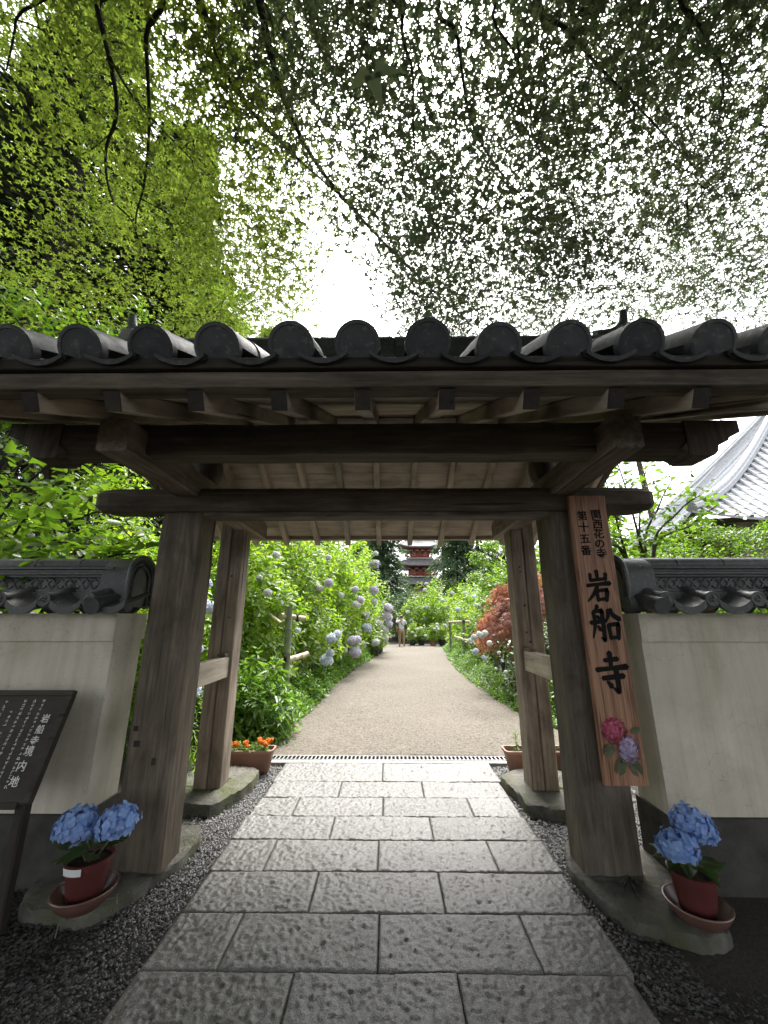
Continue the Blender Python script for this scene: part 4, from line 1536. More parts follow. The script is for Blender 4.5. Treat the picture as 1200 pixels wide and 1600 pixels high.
def conifer(name, label, x, y, H, r, n_bough, per, size, mat, z0=None, first=.15, group=None, bark='dark_bark', droop=.35):
    z0 = hill(x, y) if z0 is None else z0
    t = thing(name, label, 'tree', (x, y, z0), group=group)
    mb = MB()
    limb(mb, [(0, 0, -.2), (R.uniform(-.1, .1), R.uniform(-.1, .1), H * .5), (0, 0, H)], H * .022, .03, 9)
    P_, D_, N_ = [], [], []
    for i in range(n_bough):
        u = i / n_bough
        z = H * (first + (1 - first) * u) + R.uniform(-.2, .2)
        a = i * 2.4 + R.uniform(-.4, .4)
        L = r * (1 - u) ** 1.0 * (R.uniform(.75, 1.3) if R.random() < .5 else R.uniform(.35, .8)) + .25
        c, s = math.cos(a), math.sin(a)
        pts = [Vector((0, 0, z)), Vector((c * L * .5, s * L * .5, z + .08 * L)), Vector((c * L, s * L, z - droop * L))]
        cm = limb(mb, pts, .012 * H * .25 * (1.1 - u), .008, 4, 3)
        m = per
        tt = NP.uniform(.15, 1.0, m)
        idx = tt * (len(cm) - 1)
        i0 = np.minimum(idx.astype(int), len(cm) - 2)
        arr = np.array([tuple(q) for q in cm])
        p = arr[i0] + (arr[i0 + 1] - arr[i0]) * (idx - i0)[:, None]
        side = NP.normal(0, 1, m)
        w = .30 * L * (1.1 - .6 * tt)
        p = p + np.stack([-s * side * w, c * side * w, -.18 * np.abs(side) * w + NP.normal(0, .05 * L, m)], 1)
        P_.append(p)
        D_.append(np.stack([c * .8 - s * side * .7, s * .8 + c * side * .7, -.35 + NP.normal(0, .25, m)], 1))
        N_.append(np.array((0, 0, 1.)) + NP.normal(0, .35, (m, 3)))
    mb.build('trunk', M[bark], t, True)
    P_, D_, N_ = np.concatenate(P_), np.concatenate(D_), np.concatenate(N_)
    link('crown', leaf_mesh('crown', P_, D_, N_, size * NP.uniform(.6, 1.3, len(P_)), NEEDLE), M[mat], t)
    return t


def leafy_shrub(name, label, cat, base, stems_, nleaf, size, mat, bark='stem', filler=0):
    """shrub whose large leaves are each a piece of their own"""
    base = Vector(base)
    t = thing(name, label, cat, base)
    mb = MB()
    tw = []
    for st in stems_:
        c = limb(mb, [Vector(p) - base for p in st], .022, .006, 6, 5)
        tw += c[len(c) // 3:]
    mb.build('branches', M[bark], t, True)
    for k in range(nleaf):
        p = R.choice(tw)
        a = R.uniform(0, 2 * PI)
        d = Vector((math.cos(a), math.sin(a), R.uniform(-.35, .55)))
        q = p + d * R.uniform(0, size * 1.6) + Vector((0, 0, R.uniform(-.06, .10)))
        place_leaf(t, q, d, (R.gauss(0, .35), R.gauss(0, .35), 1), size * R.uniform(.7, 1.25), mat)
    if filler:
        arr = np.array([tuple(R.choice(tw)) for _ in range(filler)])
        tips = arr + NP.normal(0, size * 1.5, (filler, 3))
        P_, D_, N_, S_ = shoots(tips, np.array((0, 0, .8)) + NP.normal(0, .4, (filler, 3)), size * .8, 3)
        link('inner_foliage', leaf_mesh('inner_foliage', P_, D_, N_, S_, OVAL), M[mat], t)
    return t


# ------------------------------------------------------------------ left bank of hydrangeas
GL = 'hydrangeas on the left bank of the path'
bush('hydrangea_bush', 'tall hydrangea with pale blue globes seen between the two left posts', 'bush', -2.95, 5.35, .85, .75, 2.35, 520, .125, 'hydrangea_leaf', GL,
     [(322, 913, 4.75, 'petal_pale', .085), (330, 952, 4.7, 'petal_pale', .085), (316, 945, 4.75, 'petal_pale', .09), (302, 1008, 4.6, 'petal_pale', .085), (309, 1015, 4.6, 'petal_pale', .08), (306, 862, 5.0, 'petal_white', .08), (300, 1078, 4.6, 'petal_pale', .09)])
bush('hydrangea_bush', 'tall bright green hydrangea rising behind the cut bamboo rail', 'bush', -2.75, 7.3, 1.2, 1.0, 3.4, 1050, .135, 'hydrangea_leaf', GL,
     [(418, 926, 6.35, 'petal_white', .07), (432, 867, 6.5, 'petal_white', .07), (405, 903, 6.5, 'petal_white', .06), (465, 985, 6.4, 'petal_pale', .05)])
bush('hydrangea_bush', 'hydrangea with pink and pale blue globes behind the bamboo post', 'bush', -2.4, 9.4, 1.35, 1.2, 3.9, 1200, .135, 'hydrangea_leaf', GL,
     [(513, 911, 8.4, 'petal_lilac', .10), (498, 919, 8.4, 'petal_lilac', .09), (518, 998, 8.3, 'petal_pale', .12), (510, 1031, 8.3, 'petal_pale', .14), (516, 1020, 8.3, 'petal_pale', .11), (513, 871, 8.6, 'petal_white', .09), (527, 990, 8.4, 'petal_pale', .10)])
bush('hydrangea_bush', 'hydrangea with clustered lilac globes halfway along the left bank', 'bush', -2.15, 11.8, 1.5, 1.3, 4.4, 1300, .14, 'hydrangea_leaf', GL,
     [(550, 1001, 10.7, 'petal_lilac', .15), (557, 1000, 10.8, 'petal_lilac', .14), (555, 1019, 10.7, 'petal_lilac', .15), (555, 921, 10.9, 'petal_lilac', .13), (563, 937, 10.9, 'petal_lilac', .12), (533, 930, 10.9, 'petal_white', .11), (557, 945, 10.8, 'petal_white', .12)])
bush('hydrangea_bush', 'hydrangea with pale lilac and white globes past the path bend', 'bush', -1.75, 14.4, 1.5, 1.4, 4.9, 1300, .145, 'hydrangea_leaf', GL,
     [(584, 923, 13.4, 'petal_lilac', .16), (571, 961, 13.3, 'petal_lilac', .16), (572, 981, 13.2, 'petal_pale', .19), (585, 940, 13.4, 'petal_white', .14), (587, 1004, 13.1, 'petal_white', .13), (585, 882, 13.6, 'petal_lilac', .17), (587, 865, 13.7, 'petal_white', .13), (560, 990, 13.2, 'petal_white', .12)])
bush('hydrangea_bush', 'farthest left hydrangea with purple globes hanging over black pots', 'bush', -1.4, 18.0, 1.4, 1.4, 4.3, 1000, .15, 'hydrangea_leaf', GL,
     [(606, 950, 16.7, 'petal_lilac', .24), (605, 964, 16.7, 'petal_lilac', .2), (608, 975, 16.6, 'petal_lilac', .17), (600, 985, 16.6, 'petal_white', .2), (596, 992, 16.6, 'petal_lilac', .22), (602, 998, 16.6, 'petal_white', .2), (592, 955, 16.8, 'petal_white', .15), (584, 965, 16.8, 'petal_pale', .15), (590, 975, 16.8, 'petal_lilac', .18)])
for i, (x, y, r_, h, lab) in enumerate(((-4.5, 6.6, 1.2, 2.9, 'leafy hydrangea behind the blue-globed one on the left'), (-4.5, 9.4, 1.3, 3.1, 'second-row leafy hydrangea behind the bamboo rail'), (-4.2, 12.6, 1.4, 3.3, 'second-row leafy hydrangea below the feathery conifer, left'), (-3.7, 16.2, 1.4, 3.2, 'farthest second-row hydrangea on the left bank'))):
    bush('hydrangea_bush', lab, 'bush', x, y, r_, r_, h, 560, .15, 'hydrangea_leaf', GL, scatter=('petal_white', 3, .09))
bush('leafy_shrub', 'low dense dark green shrub beside the marigold planter', 'shrub', -1.80, 5.62, .60, .55, .95, 420, .135, 'lily_leaf', None, (), (OVAL[0] * np.array((1, .62, 1.6)), OVAL[1]), pairs=4, stems=8, zmin=.05)
bush('leafy_shrub', 'small light green shrub behind the left side rail', 'shrub', -2.35, 4.55, .35, .3, .85, 150, .085, 'shrub_leaf', None, (), LANCE, pairs=4, stems=6, zmin=.1)

# right bank
GR = 'hydrangeas on the right bank of the path'
bush('hydrangea_bush', 'hydrangea with small white blooms under the red maple', 'bush', 2.95, 7.7, .85, .8, 1.45, 620, .10, 'dark_leaf', GR,
     [(741, 996, 7.6, 'petal_white', .07), (750, 992, 7.5, 'petal_white', .08), (758, 989, 7.5, 'petal_white', .07), (735, 1001, 7.7, 'petal_white', .06), (743, 1018, 7.4, 'petal_pale', .07), (756, 1028, 7.3, 'petal_pale', .05), (780, 1020, 7.2, 'petal_white', .04), (765, 1005, 7.3, 'petal_white', .05), (790, 1050, 7.2, 'petal_white', .035), (775, 1045, 7.2, 'petal_white', .03)])
bush('hydrangea_bush', 'dark leafy hydrangea seen between the two right posts', 'bush', 3.5, 6.3, .8, .75, 1.35, 420, .11, 'dark_leaf', GR)
bush('hydrangea_bush', 'bright green hydrangea rising above the red maple', 'bush', 3.55, 12.2, 1.05, 1.0, 3.0, 560, .16, 'shrub_leaf', GR)
bush('hydrangea_bush', 'hydrangea with white blooms behind the right bamboo fence', 'bush', 3.55, 15.6, .95, 1.2, 2.2, 480, .14, 'hydrangea_leaf', GR, scatter=('petal_white', 7, .12))
bush('hydrangea_bush', 'hydrangea at the far right corner of the path', 'bush', 3.9, 19.5, 1.15, 1.4, 2.5, 480, .15, 'hydrangea_leaf', GR, scatter=('petal_pale', 8, .13))
bush('hydrangea_bush', 'tall green hydrangea filling the gap beside the sign post', 'bush', 5.0, 9.0, 1.2, 1.1, 2.3, 480, .14, 'hydrangea_leaf', GR)
bush('hydrangea_bush', 'hydrangea in front of the hedge behind the right wall', 'bush', 5.2, 6.2, .9, .8, 1.9, 380, .13, 'shrub_leaf', GR)

# mass of hydrangeas closing the path
GC = 'hydrangeas on the slope beyond the path'
for x, y, r_, h, m_, sc_, lab in ((0.3, 26.5, 1.5, 2.2, 'dark_leaf', ('petal_white', 3, .12), 'dark hydrangea behind the visitor with the raised arm'),
                              (1.7, 25.6, 1.2, 2.6, 'hydrangea_leaf', ('petal_white', 4, .12), 'hydrangea with white blooms behind the row of pots'),
                              (3.2, 26.0, 1.3, 3.0, 'hydrangea_leaf', ('petal_pale', 7, .14), 'hydrangea with pale blue blooms right of the pots'),
                              (5.0, 25.0, 1.6, 3.4, 'hydrangea_leaf', ('petal_white', 4, .14), 'hydrangea at the right end of the slope'),
                              (0.8, 31, 2.0, 2.9, 'blue_conifer', ('petal_lilac', 4, .15), 'grey-green hydrangea below the pagoda'),
                              (3.6, 31, 2.0, 3.6, 'hydrangea_leaf', ('petal_lilac', 7, .17), 'hydrangea with lilac blooms below the right conifer'),
                              (-2.2, 27, 1.8, 2.6, 'dark_leaf', None, 'dark hydrangea hidden by the purple-globed one'),
                              (6.6, 30, 2.0, 3.6, 'shrub_leaf', None, 'bright hydrangea high on the right slope'),
                              (2.2, 38, 2.6, 3.0, 'blue_conifer', None, 'grey-green bush at the foot of the pagoda'),
                              (-1.5, 38, 2.6, 3.0, 'dark_leaf', None, 'bush left of the pagoda foot'),
                              (6.0, 38, 2.8, 3.8, 'hydrangea_leaf', None, 'bush at the foot of the right conifer')):
    bush('hydrangea_bush', lab, 'bush', x, y, r_, r_ * .8, h, 420, .19 if y < 30 else .24, m_, GC, scatter=sc_, stems=5)


def vnoise(x, y, s, seed):
    r_ = np.random.default_rng(seed)
    g = r_.random((64, 64))
    gx, gy = (x / s) % 62, (y / s) % 62
    i, j = np.floor(gx).astype(int), np.floor(gy).astype(int)
    tx, ty = gx - i, gy - j
    tx, ty = tx * tx * (3 - 2 * tx), ty * ty * (3 - 2 * ty)
    return (g[j, i] * (1 - tx) + g[j, i + 1] * tx) * (1 - ty) + (g[j + 1, i] * (1 - tx) + g[j + 1, i + 1] * tx) * ty


# low edging plants along both sides of the path (uncountable)
def edging(name, label, line, width, n, size, hgt, mat, tmpl):
    c = np.array([tuple(p) for p in catmull([(*p, 0) for p in line], 12)])
    i = NP.uniform(0, len(c) - 1.001, n)
    i0 = i.astype(int)
    p = c[i0] + (c[i0 + 1] - c[i0]) * (i - i0)[:, None]
    u = NP.random(n)
    wob = 1 + .25 * np.sin(p[:, 1] * 2.3) + .15 * np.sin(p[:, 1] * 5.1)
    p[:, 0] += width * u * wob
    p[:, 2] = hgt * (.1 + .9 * NP.random(n)) * (.45 + 1.1 * vnoise(p[:, 0] + 20, p[:, 1], .45, 9)) * np.clip(u * 2.2, .25, 1) * (1 + .3 * np.sin(p[:, 1] * 3.1))
    P_, D_, N_, S_ = shoots(p, np.array((0, 0, 1.)) + NP.normal(0, .35, (n, 3)), size, 3)
    o = link(name, leaf_mesh(name, P_, D_, N_, S_, tmpl), M[mat])
    tag(kind(o, 'stuff'), label, 'ground cover')


edging('edging_plants', 'low green plants spilling over the left edge of the path', [(-1.32, 6.3), (-1.25, 8), (-1.2, 9.8), (-1.0, 12.6), (-.6, 15.7), (-.4, 19)], -.85, 1900, .085, .5, 'lily_leaf', OVAL)
edging('edging_plants', 'low green plants spilling over the right edge of the path', [(2.35, 5.9), (2.08, 7.4), (1.97, 9.8), (2.05, 12.6), (2.25, 15.7), (2.6, 19), (2.9, 22)], .8, 3000, .065, .45, 'lily_leaf', OVAL)
gpos = np.stack([NP.uniform(-2.15, -1.72, 70), NP.uniform(3.75, 4.7, 70), np.zeros(70)], 1)
D_ = np.stack([NP.normal(0, .6, 70) + .2, NP.normal(0, .6, 70) - .3, np.ones(70)], 1)
o = link('grass_tuft', leaf_mesh('grass_tuft', gpos, D_, NP.normal(0, 1, (70, 3)), NP.uniform(.15, .42, 70), (NEEDLE[0] * np.array((1, .35, 3)), NEEDLE[1])), M['grass'])
tag(kind(o, 'stuff'), 'thin grass blades at the foot of the left back post', 'grass')


# ------------------------------------------------------------------ bamboo fences
def bamboo(mb, a, b, r, nodes_=5):
    a, b = Vector(a), Vector(b)
    pts, rr = [], []
    for k in range(nodes_ + 1):
        t = k / nodes_
        for dt, m in ((-.008, 1), (-.002, 1.10), (.002, 1.10), (.008, 1)):
            q = t + dt
            if 0 <= q <= 1:
                pts.append(a.lerp(b, q))
                rr.append(r * m)
    mb.tube(pts, rr, 10)


def bamboo_fence(label, posts, rails, lash):
    b = Vector(posts[0][0])
    t = thing('bamboo_fence', label, 'fence', b)
    for p, q, r, m in posts:
        mb = MB()
        bamboo(mb, Vector(p) - b, Vector(q) - b, r)
        mb.build('post', M[m], t, True)
    for p, q, r, m in rails:
        mb = MB()
        bamboo(mb, Vector(p) - b, Vector(q) - b, r, 4)
        mb.build('rail', M[m], t, True)
    for p, r in lash:
        c = Vector(p) - b
        mb = MB()
        for k in range(3):
            mb.tube([c + Vector(((k - 1) * .016, r * math.cos(a), r * math.sin(a))) for a in [2 * PI * j / 12 for j in range(13)]], .008, 5)
        mb.build('lashing', M['rope'], t)
    return t


fp = at(449, 1045, 6.1)
bamboo_fence('cut bamboo post and rails standing among the left hydrangeas', [((fp.x, 6.1, 0), at(452, 947, 6.1), .05, 'green_bamboo')],
             [(at(438, 962, 6.02), at(476, 967, 6.35), .042, 'bamboo'), (at(434, 1036, 5.98), at(480, 1022, 6.8), .042, 'bamboo'), (at(440, 975, 6.15), at(420, 960, 6.9), .03, 'bamboo')],
             [(at(465, 965, 6.25), .055), (at(447, 1030, 6.1), .056)])
fq = at(727, 1030, 14.6)
bamboo_fence('bamboo rail fence along the right side of the path', [((fq.x, 14.6, 0), at(724, 968, 14.6), .055, 'green_bamboo'), ((2.75, 18.2, 0), (2.75, 18.2, 1.4), .05, 'green_bamboo'), ((3.0, 11.6, 0), (3.0, 11.6, 1.35), .05, 'green_bamboo')],
             [(at(702, 972, 18.2), at(736, 971, 14.4), .05, 'bamboo'), (at(711, 995, 16.2), at(752, 1008, 12.2), .05, 'bamboo')],
             [(at(725, 971, 14.5), .06), (at(727, 999, 14.5), .06)])

# ------------------------------------------------------------------ red laceleaf maple
rm = thing('red_maple', 'dome-shaped red laceleaf maple behind the right back post', 'tree', (3.45, 9.2, 0))
mb = MB()
limb(mb, [(0, 0, -.05), (.1, 0, .5), (-.05, .05, 1.1), (.1, 0, 1.7)], .09, .05, 8)
n = 150
d = rnd_unit(n)
d[:, 2] = np.abs(d[:, 2])
c = d * np.array((1.35, 1.1, 1.3)) * NP.uniform(.75, 1.0, (n, 1)) + np.array((0, 0, 1.2))
for q in c[::5]:
    limb(mb, [(0, 0, 1.2), Vector(q) * .6 + Vector((0, 0, .8)), Vector(q)], .03, .006, 5, 3)
mb.build('trunk', M['bark'], rm, True)
per = 60
cc = np.repeat(c, per, 0)
dd = np.repeat(d, per, 0)
s = NP.random((len(cc), 1))
tips = cc + dd * np.array((.5, .5, 0)) * s * .5 + np.array((0, 0, -.42)) * s ** 1.3 * (1.1 - .6 * dd[:, 2:3]) + NP.normal(0, .06, cc.shape)
Dm = dd * np.array((.8, .8, .1)) + np.array((0, 0, -.75)) + NP.normal(0, .25, cc.shape)
link('crown', leaf_mesh('crown', tips, Dm, dd + NP.normal(0, .3, cc.shape) + np.array((0, 0, .3)), NP.uniform(.07, .12, len(cc)), LACE), M['red_leaf'], rm)

# ------------------------------------------------------------------ shrubs and trees round the gate
def branch(px0, py0, px1, py1, Y0, Y1, lift=.1):
    a, b = at(px0, py0, Y0), at(px1, py1, Y1)
    return [a, a.lerp(b, .5) + Vector((0, 0, lift)), b]


lb = Vector((-3.9, 3.9, 0))
leafy_shrub('broadleaf_shrub', 'glossy large-leaved shrub hanging over the left wall cap', 'shrub', lb,
            [[lb, at(20, 980, 3.8), at(60, 860, 3.6), at(140, 850, 3.35)], [lb, at(0, 900, 3.7), at(40, 810, 3.5), at(110, 760, 3.5)], [lb, at(-60, 900, 3.6), at(-10, 880, 3.3), at(60, 870, 3.15)],
             [lb, at(60, 880, 3.9), at(150, 800, 3.8), at(205, 840, 3.6)], [lb, at(-20, 850, 3.8), at(90, 720, 3.9), at(150, 740, 3.8)], [lb, at(-100, 850, 3.5), at(-60, 760, 3.4), at(10, 740, 3.5)],
             [lb, at(100, 900, 3.6), at(170, 870, 3.4), at(215, 865, 3.4)], [lb, at(-100, 880, 3.3), at(-40, 905, 3.1), at(25, 915, 2.85)]], 260, .15, 'shrub_leaf', 'dark_bark', 160)
rb_ = Vector((3.3, 4.6, 0))
leafy_shrub('broadleaf_tree', 'young light green broadleaf tree behind the right wall end', 'tree', rb_,
            [[rb_, at(990, 900, 4.6), at(960, 800, 4.5), at(945, 745, 4.4)], [rb_, at(1010, 900, 4.6), at(1000, 800, 4.7), at(1010, 730, 4.6)], [rb_, at(1020, 880, 4.6), at(1060, 800, 4.8), at(1100, 770, 4.8)],
             [rb_, at(1010, 880, 4.7), at(1030, 790, 5.0), at(1050, 750, 5.0)], [rb_, at(980, 880, 4.6), at(940, 830, 4.9), at(930, 790, 5.0)], [rb_, at(1010, 880, 4.6), at(980, 770, 4.6), at(965, 725, 4.5)],
             [rb_, at(1020, 880, 4.6), at(1080, 820, 4.9), at(1120, 790, 5.0)], [rb_, at(990, 890, 4.6), at(950, 850, 4.6), at(925, 850, 4.6)]], 299, .10, 'shrub_leaf', 'bark', 170)

# clipped hedge behind the right wall
hd = thing('hedge', 'rounded clipped green hedge behind the right wall', 'hedge', (5.4, 5.6, 0))
n = 3600
a = NP.uniform(0, PI, n)
x = NP.uniform(-2.1, 3.2, n)
prof = 1.3 - .45 * np.clip((-x - 1.0) / 1.1, 0, 1) ** 2
y = -.85 * np.cos(a) * prof / 1.3
z = 1.35 + 1.42 * np.sin(a) * prof / 1.3 + .06 * np.sin(x * 5) + .04 * np.sin(x * 11)
k = NP.random(n) < .25
tips = np.stack([x, y, np.where(k, 1.3 * NP.random(n), z)], 1) * np.array((1, 1, 1)) + NP.normal(0, .02, (n, 3))
ax = np.stack([0 * x, -np.cos(a), np.sin(a) + .3], 1) + NP.normal(0, .35, (n, 3))
P_, D_, N_, S_ = shoots(tips, ax, .055, 3)
link('foliage', leaf_mesh('foliage', P_, D_, N_, S_, OVAL), M['shrub_leaf'], hd)
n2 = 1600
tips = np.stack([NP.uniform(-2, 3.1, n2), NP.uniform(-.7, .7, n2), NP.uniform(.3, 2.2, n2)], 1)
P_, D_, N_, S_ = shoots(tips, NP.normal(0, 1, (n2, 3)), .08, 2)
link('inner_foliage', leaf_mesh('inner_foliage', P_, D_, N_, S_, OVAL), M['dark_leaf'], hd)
mb = MB()
for i in range(14):
    x = -1.9 + i * .38
    limb(mb, [(x, 0, -.05), (x + R.uniform(-.1, .1), R.uniform(-.2, .2), 1.1), (x + R.uniform(-.3, .3), R.uniform(-.4, .4), 2.0)], .03, .008, 5)
mb.build('stems', M['bark'], hd)

GT = 'trees around the gate'
clump_tree('broadleaf_tree', 'bright green broadleaf tree showing above the left roof corner', 'tree', (-5.3, 5.6, 0), (-5.0, 5.5, 4.6), (-4.75, 5.3, 5.3), (1.5, 1.2, 1.15), 46, 26, .42, .11, 'shrub_leaf', group=GT)
clump_tree('broadleaf_tree', 'green tree behind the left wall below the roof eave', 'tree', (-4.9, 6.2, 0), (-4.9, 6.2, 2.6), (-4.8, 6.1, 2.7), (1.6, 1.1, 1.3), 50, 24, .42, .11, 'hydrangea_leaf', group=GT)
clump_tree('broadleaf_tree', 'dense green tree at the far left behind the wall', 'tree', (-7.4, 6.6, 0), (-7.4, 6.6, 3.6), (-7.2, 6.6, 3.3), (1.9, 1.4, 2.2), 60, 24, .5, .13, 'dark_leaf', group=GT)
clump_tree('broadleaf_tree', 'small green tree rising behind the right bank hydrangeas', 'tree', (5.6, 16, 0), (5.6, 16, 3.3), (5.3, 16, 3.6), (2.0, 1.8, 1.3), 46, 30, .55, .15, 'shrub_leaf', group=GT)
clump_tree('broadleaf_tree', 'green tree beyond the red maple seen beside the sign post', 'tree', (6.6, 12.5, 0), (6.6, 12.5, 3.0), (6.3, 12.5, 3.1), (1.9, 1.6, 1.5), 46, 28, .55, .14, 'hydrangea_leaf', group=GT)
clump_tree('broadleaf_tree', 'pale green tree low behind the young right tree', 'tree', (6.0, 9.6, 0), (6.0, 9.6, 2.2), (5.8, 9.6, 2.3), (1.6, 1.3, 1.2), 40, 28, .5, .12, 'shrub_leaf', group=GT)
clump_tree('broadleaf_tree', 'tree spreading above the second-row hydrangeas on the left', 'tree', (-5.4, 14, .3), (-5.4, 14, 4.5), (-5.2, 14, 4.6), (2.3, 2, 1.6), 50, 28, .6, .15, 'hydrangea_leaf', group=GT)

tp = at(335, 480, 12)
clump_tree('cypress_tree', 'soft green cypress peeping over the left part of the gate roof', 'tree', (tp.x - .3, 12, hill(tp.x, 12)), (tp.x - .1, 12, tp.z + .6), (tp.x, 12, tp.z - .6), (1.5, 1.3, 2.2), 70, 30, .5, .12, 'hydrangea_leaf', group=GT)
GS = 'tall cedars behind the left wall'
for x, y, H, r, lab in ((-9.2, 8.5, 24, 4.0, 'tall dark cedar nearest the left edge'), (-7.7, 11.5, 21, 3.2, 'tall dark cedar second from the left edge'), (-13, 10.5, 27, 5.2, 'tallest dark cedar, at the far left behind the nearest one'), (-12.5, 6, 24, 4.5, 'dark cedar at the left edge of the view'), (-9.7, 13, 24, 6.0, 'tall dark cedar behind the two nearest ones'), (-9.5, 18, 21, 3.2, 'tall dark cedar farthest back on the left'), (-6.6, 19, 17.5, 2.8, 'cedar peeping over the gate roof at the left')):
    conifer('cedar_tree', lab, x, y, H, r, 70, 110 if r < 5 else 260, .55, 'cedar_needle', group=GS, first=.1)
GP = 'feathery conifers flanking the pagoda'
for x, y, H, r, lab in ((-.5, 40, 12.5, 4.2, 'feathery grey-green conifer left of the pagoda'), (7.3, 41, 12.5, 4.6, 'feathery grey-green conifer right of the pagoda'), (-6.5, 36, 14, 4.0, 'feathery conifer farther left of the pagoda'), (12.5, 42, 14, 4.2, 'feathery conifer farther right of the pagoda')):
    conifer('conifer_tree', lab, x, y, H, r, 60, 150, .62, 'blue_conifer', group=GP, first=.04, droop=.45)
GB = 'wooded skyline behind the garden'
for x, y, H, r, lab in ((17, 34, 17, 4.5, 'dark conifer beside the hall roof'), (21, 40, 20, 5, 'dark conifer behind the hall roof'), (12, 52, 20, 5, 'dark conifer on the slope right of the pagoda'), (-12, 48, 20, 5, 'dark conifer on the slope left of the pagoda'), (-3, 82, 22, 7, 'dark conifer behind the pagoda, left'), (5.5, 92, 26, 10, 'broad dark conifer straight behind the pagoda'), (-3.2, 56, 17, 5.5, 'dark conifer in the gap left of the pagoda'), (11, 78, 22, 7, 'dark conifer close behind the pagoda, right'), (14, 84, 20, 6, 'dark conifer behind the pagoda, right'), (-18, 30, 19, 4.5, 'dark conifer far behind the left wall')):
    conifer('conifer_tree', lab, x, y, H, r, 56, 110, .95, 'cedar_needle', group=GB, first=.08)
pt = thing('pine_tree', 'slender bare-trunked pine standing in front of the hall roof ridge', 'tree', (16.5, 24, 0))
mb = MB()
limb(mb, [(0, 0, -.1), (.2, 0, 6), (-.1, 0, 12)], .3, .15, 9)
mb.build('trunk', M['bark'], pt, True)
n = 900
tips = NP.normal(size=(n, 3)) * np.array((1.8, 1.8, .9)) + np.array((0, 0, 13))
P_, D_, N_, S_ = shoots(tips, NP.normal(0, 1, (n, 3)), .35, 2)
link('crown', leaf_mesh('crown', P_, D_, N_, S_, NEEDLE), M['cedar_needle'], pt)

# ------------------------------------------------------------------ overhanging maples
def spline_tree(name, label, base, limbs, mat, r0):
    t = thing(name, label, 'tree', base, group='maples arching over the gate')
    b = Vector(base)
    mb = MB()
    nodes_ = []
    for pts, ra, rb2 in limbs:
        c = limb(mb, [Vector(p) - b for p in pts], ra * (1 if ra > .105 else .42), rb2 * .6, 7, 6)
        nodes_ += [p + b for p in c]
    return t, mb, nodes_, b


Z = at_z
mt = []
b1 = (-3.7, -1.7, 0)
f1 = Vector((-3.1, -1.0, 3.3))
mt.append((spline_tree('maple_tree', 'maple whose lit yellow-green sprays hang over the left of the gate', b1, [
    ([b1, (-3.6, -1.5, 1.6), f1], .17, .11),
    ([f1, (-2.9, .4, 4.5), Z(145, -60, 4.8), Z(152, 10, 4.8), Z(175, 110, 4.9), Z(182, 180, 4.95), Z(165, 240, 5.0), Z(175, 310, 5.05), Z(213, 362, 5.1), Z(235, 480, 5.2)], .06, .008),
    ([f1, (-2.5, .6, 4.6), Z(220, -40, 4.8), Z(228, 60, 4.9), Z(233, 200, 5.0), Z(225, 290, 5.05), Z(212, 352, 5.1), Z(225, 440, 5.3)], .05, .008),
    ([Z(172, 90, 4.87), Z(215, 160, 5.0), Z(300, 250, 5.2), Z(400, 350, 5.4)], .022, .006),
    ([Z(182, 200, 4.96), Z(130, 240, 5.1), Z(60, 245, 5.2)], .014, .004),
    ([f1, (-4.2, .5, 4.6), Z(20, -60, 4.9), Z(25, 30, 5.0), Z(10, 110, 5.1)], .04, .008),
    ([Z(25, 30, 5.0), Z(80, 60, 5.1), Z(110, 140, 5.2)], .012, .004),
    ([f1, (-1.8, .2, 4.8), Z(285, -40, 5.1), Z(350, 110, 5.3), Z(430, 215, 5.5), Z(560, 330, 5.7)], .075, .015),
    ([f1, (-5.5, .5, 4.8), (-7, 2.2, 5.4)], .06, .01), ([f1, (-3.5, -3.5, 5.0), (-4.5, -6, 5.6)], .08, .01), ([f1, (-1.5, -2.5, 5.2), (0, -4, 5.8)], .07, .01)], 'maple_leaf_lit', .15), 'maple_leaf_lit'))
b2 = (1.3, -3.4, 0)
f2 = Vector((1.0, -2.6, 3.6))
mt.append((spline_tree('maple_tree', 'maple whose dark limbs cross the sky above the middle of the gate', b2, [
    ([b2, (1.3, -3.1, 1.8), f2], .20, .13),
    ([f2, (0, -.6, 4.8), Z(392, -120, 5.2), Z(405, 0, 5.3), Z(450, 170, 5.5), Z(520, 290, 5.6), Z(640, 420, 5.75), Z(730, 500, 5.9)], .10, .016),
    ([Z(520, 290, 5.6), Z(590, 340, 5.7), Z(640, 440, 5.8)], .025, .006),
    ([f2, (.8, -.5, 4.9), Z(640, -50, 5.2), Z(645, 120, 5.4), Z(652, 260, 5.6), Z(690, 380, 5.8)], .05, .008),
    ([f2, (1.2, -.5, 4.9), Z(700, -60, 5.4), Z(715, 60, 5.5), Z(740, 200, 5.6), Z(800, 290, 5.7), Z(880, 370, 5.8)], .06, .008),
    ([f2, (-1.5, -4, 5.2), (-3, -6, 5.8)], .08, .01), ([f2, (2.5, -4.5, 5.2), (4, -6.5, 5.8)], .08, .01), ([f2, (2.2, -1.5, 5.2), (3.2, .2, 5.8)], .06, .01)], 'maple_leaf', .18), 'maple_leaf'))
b3 = (4.9, -1.6, 0)
f3 = Vector((4.3, -1.0, 3.5))
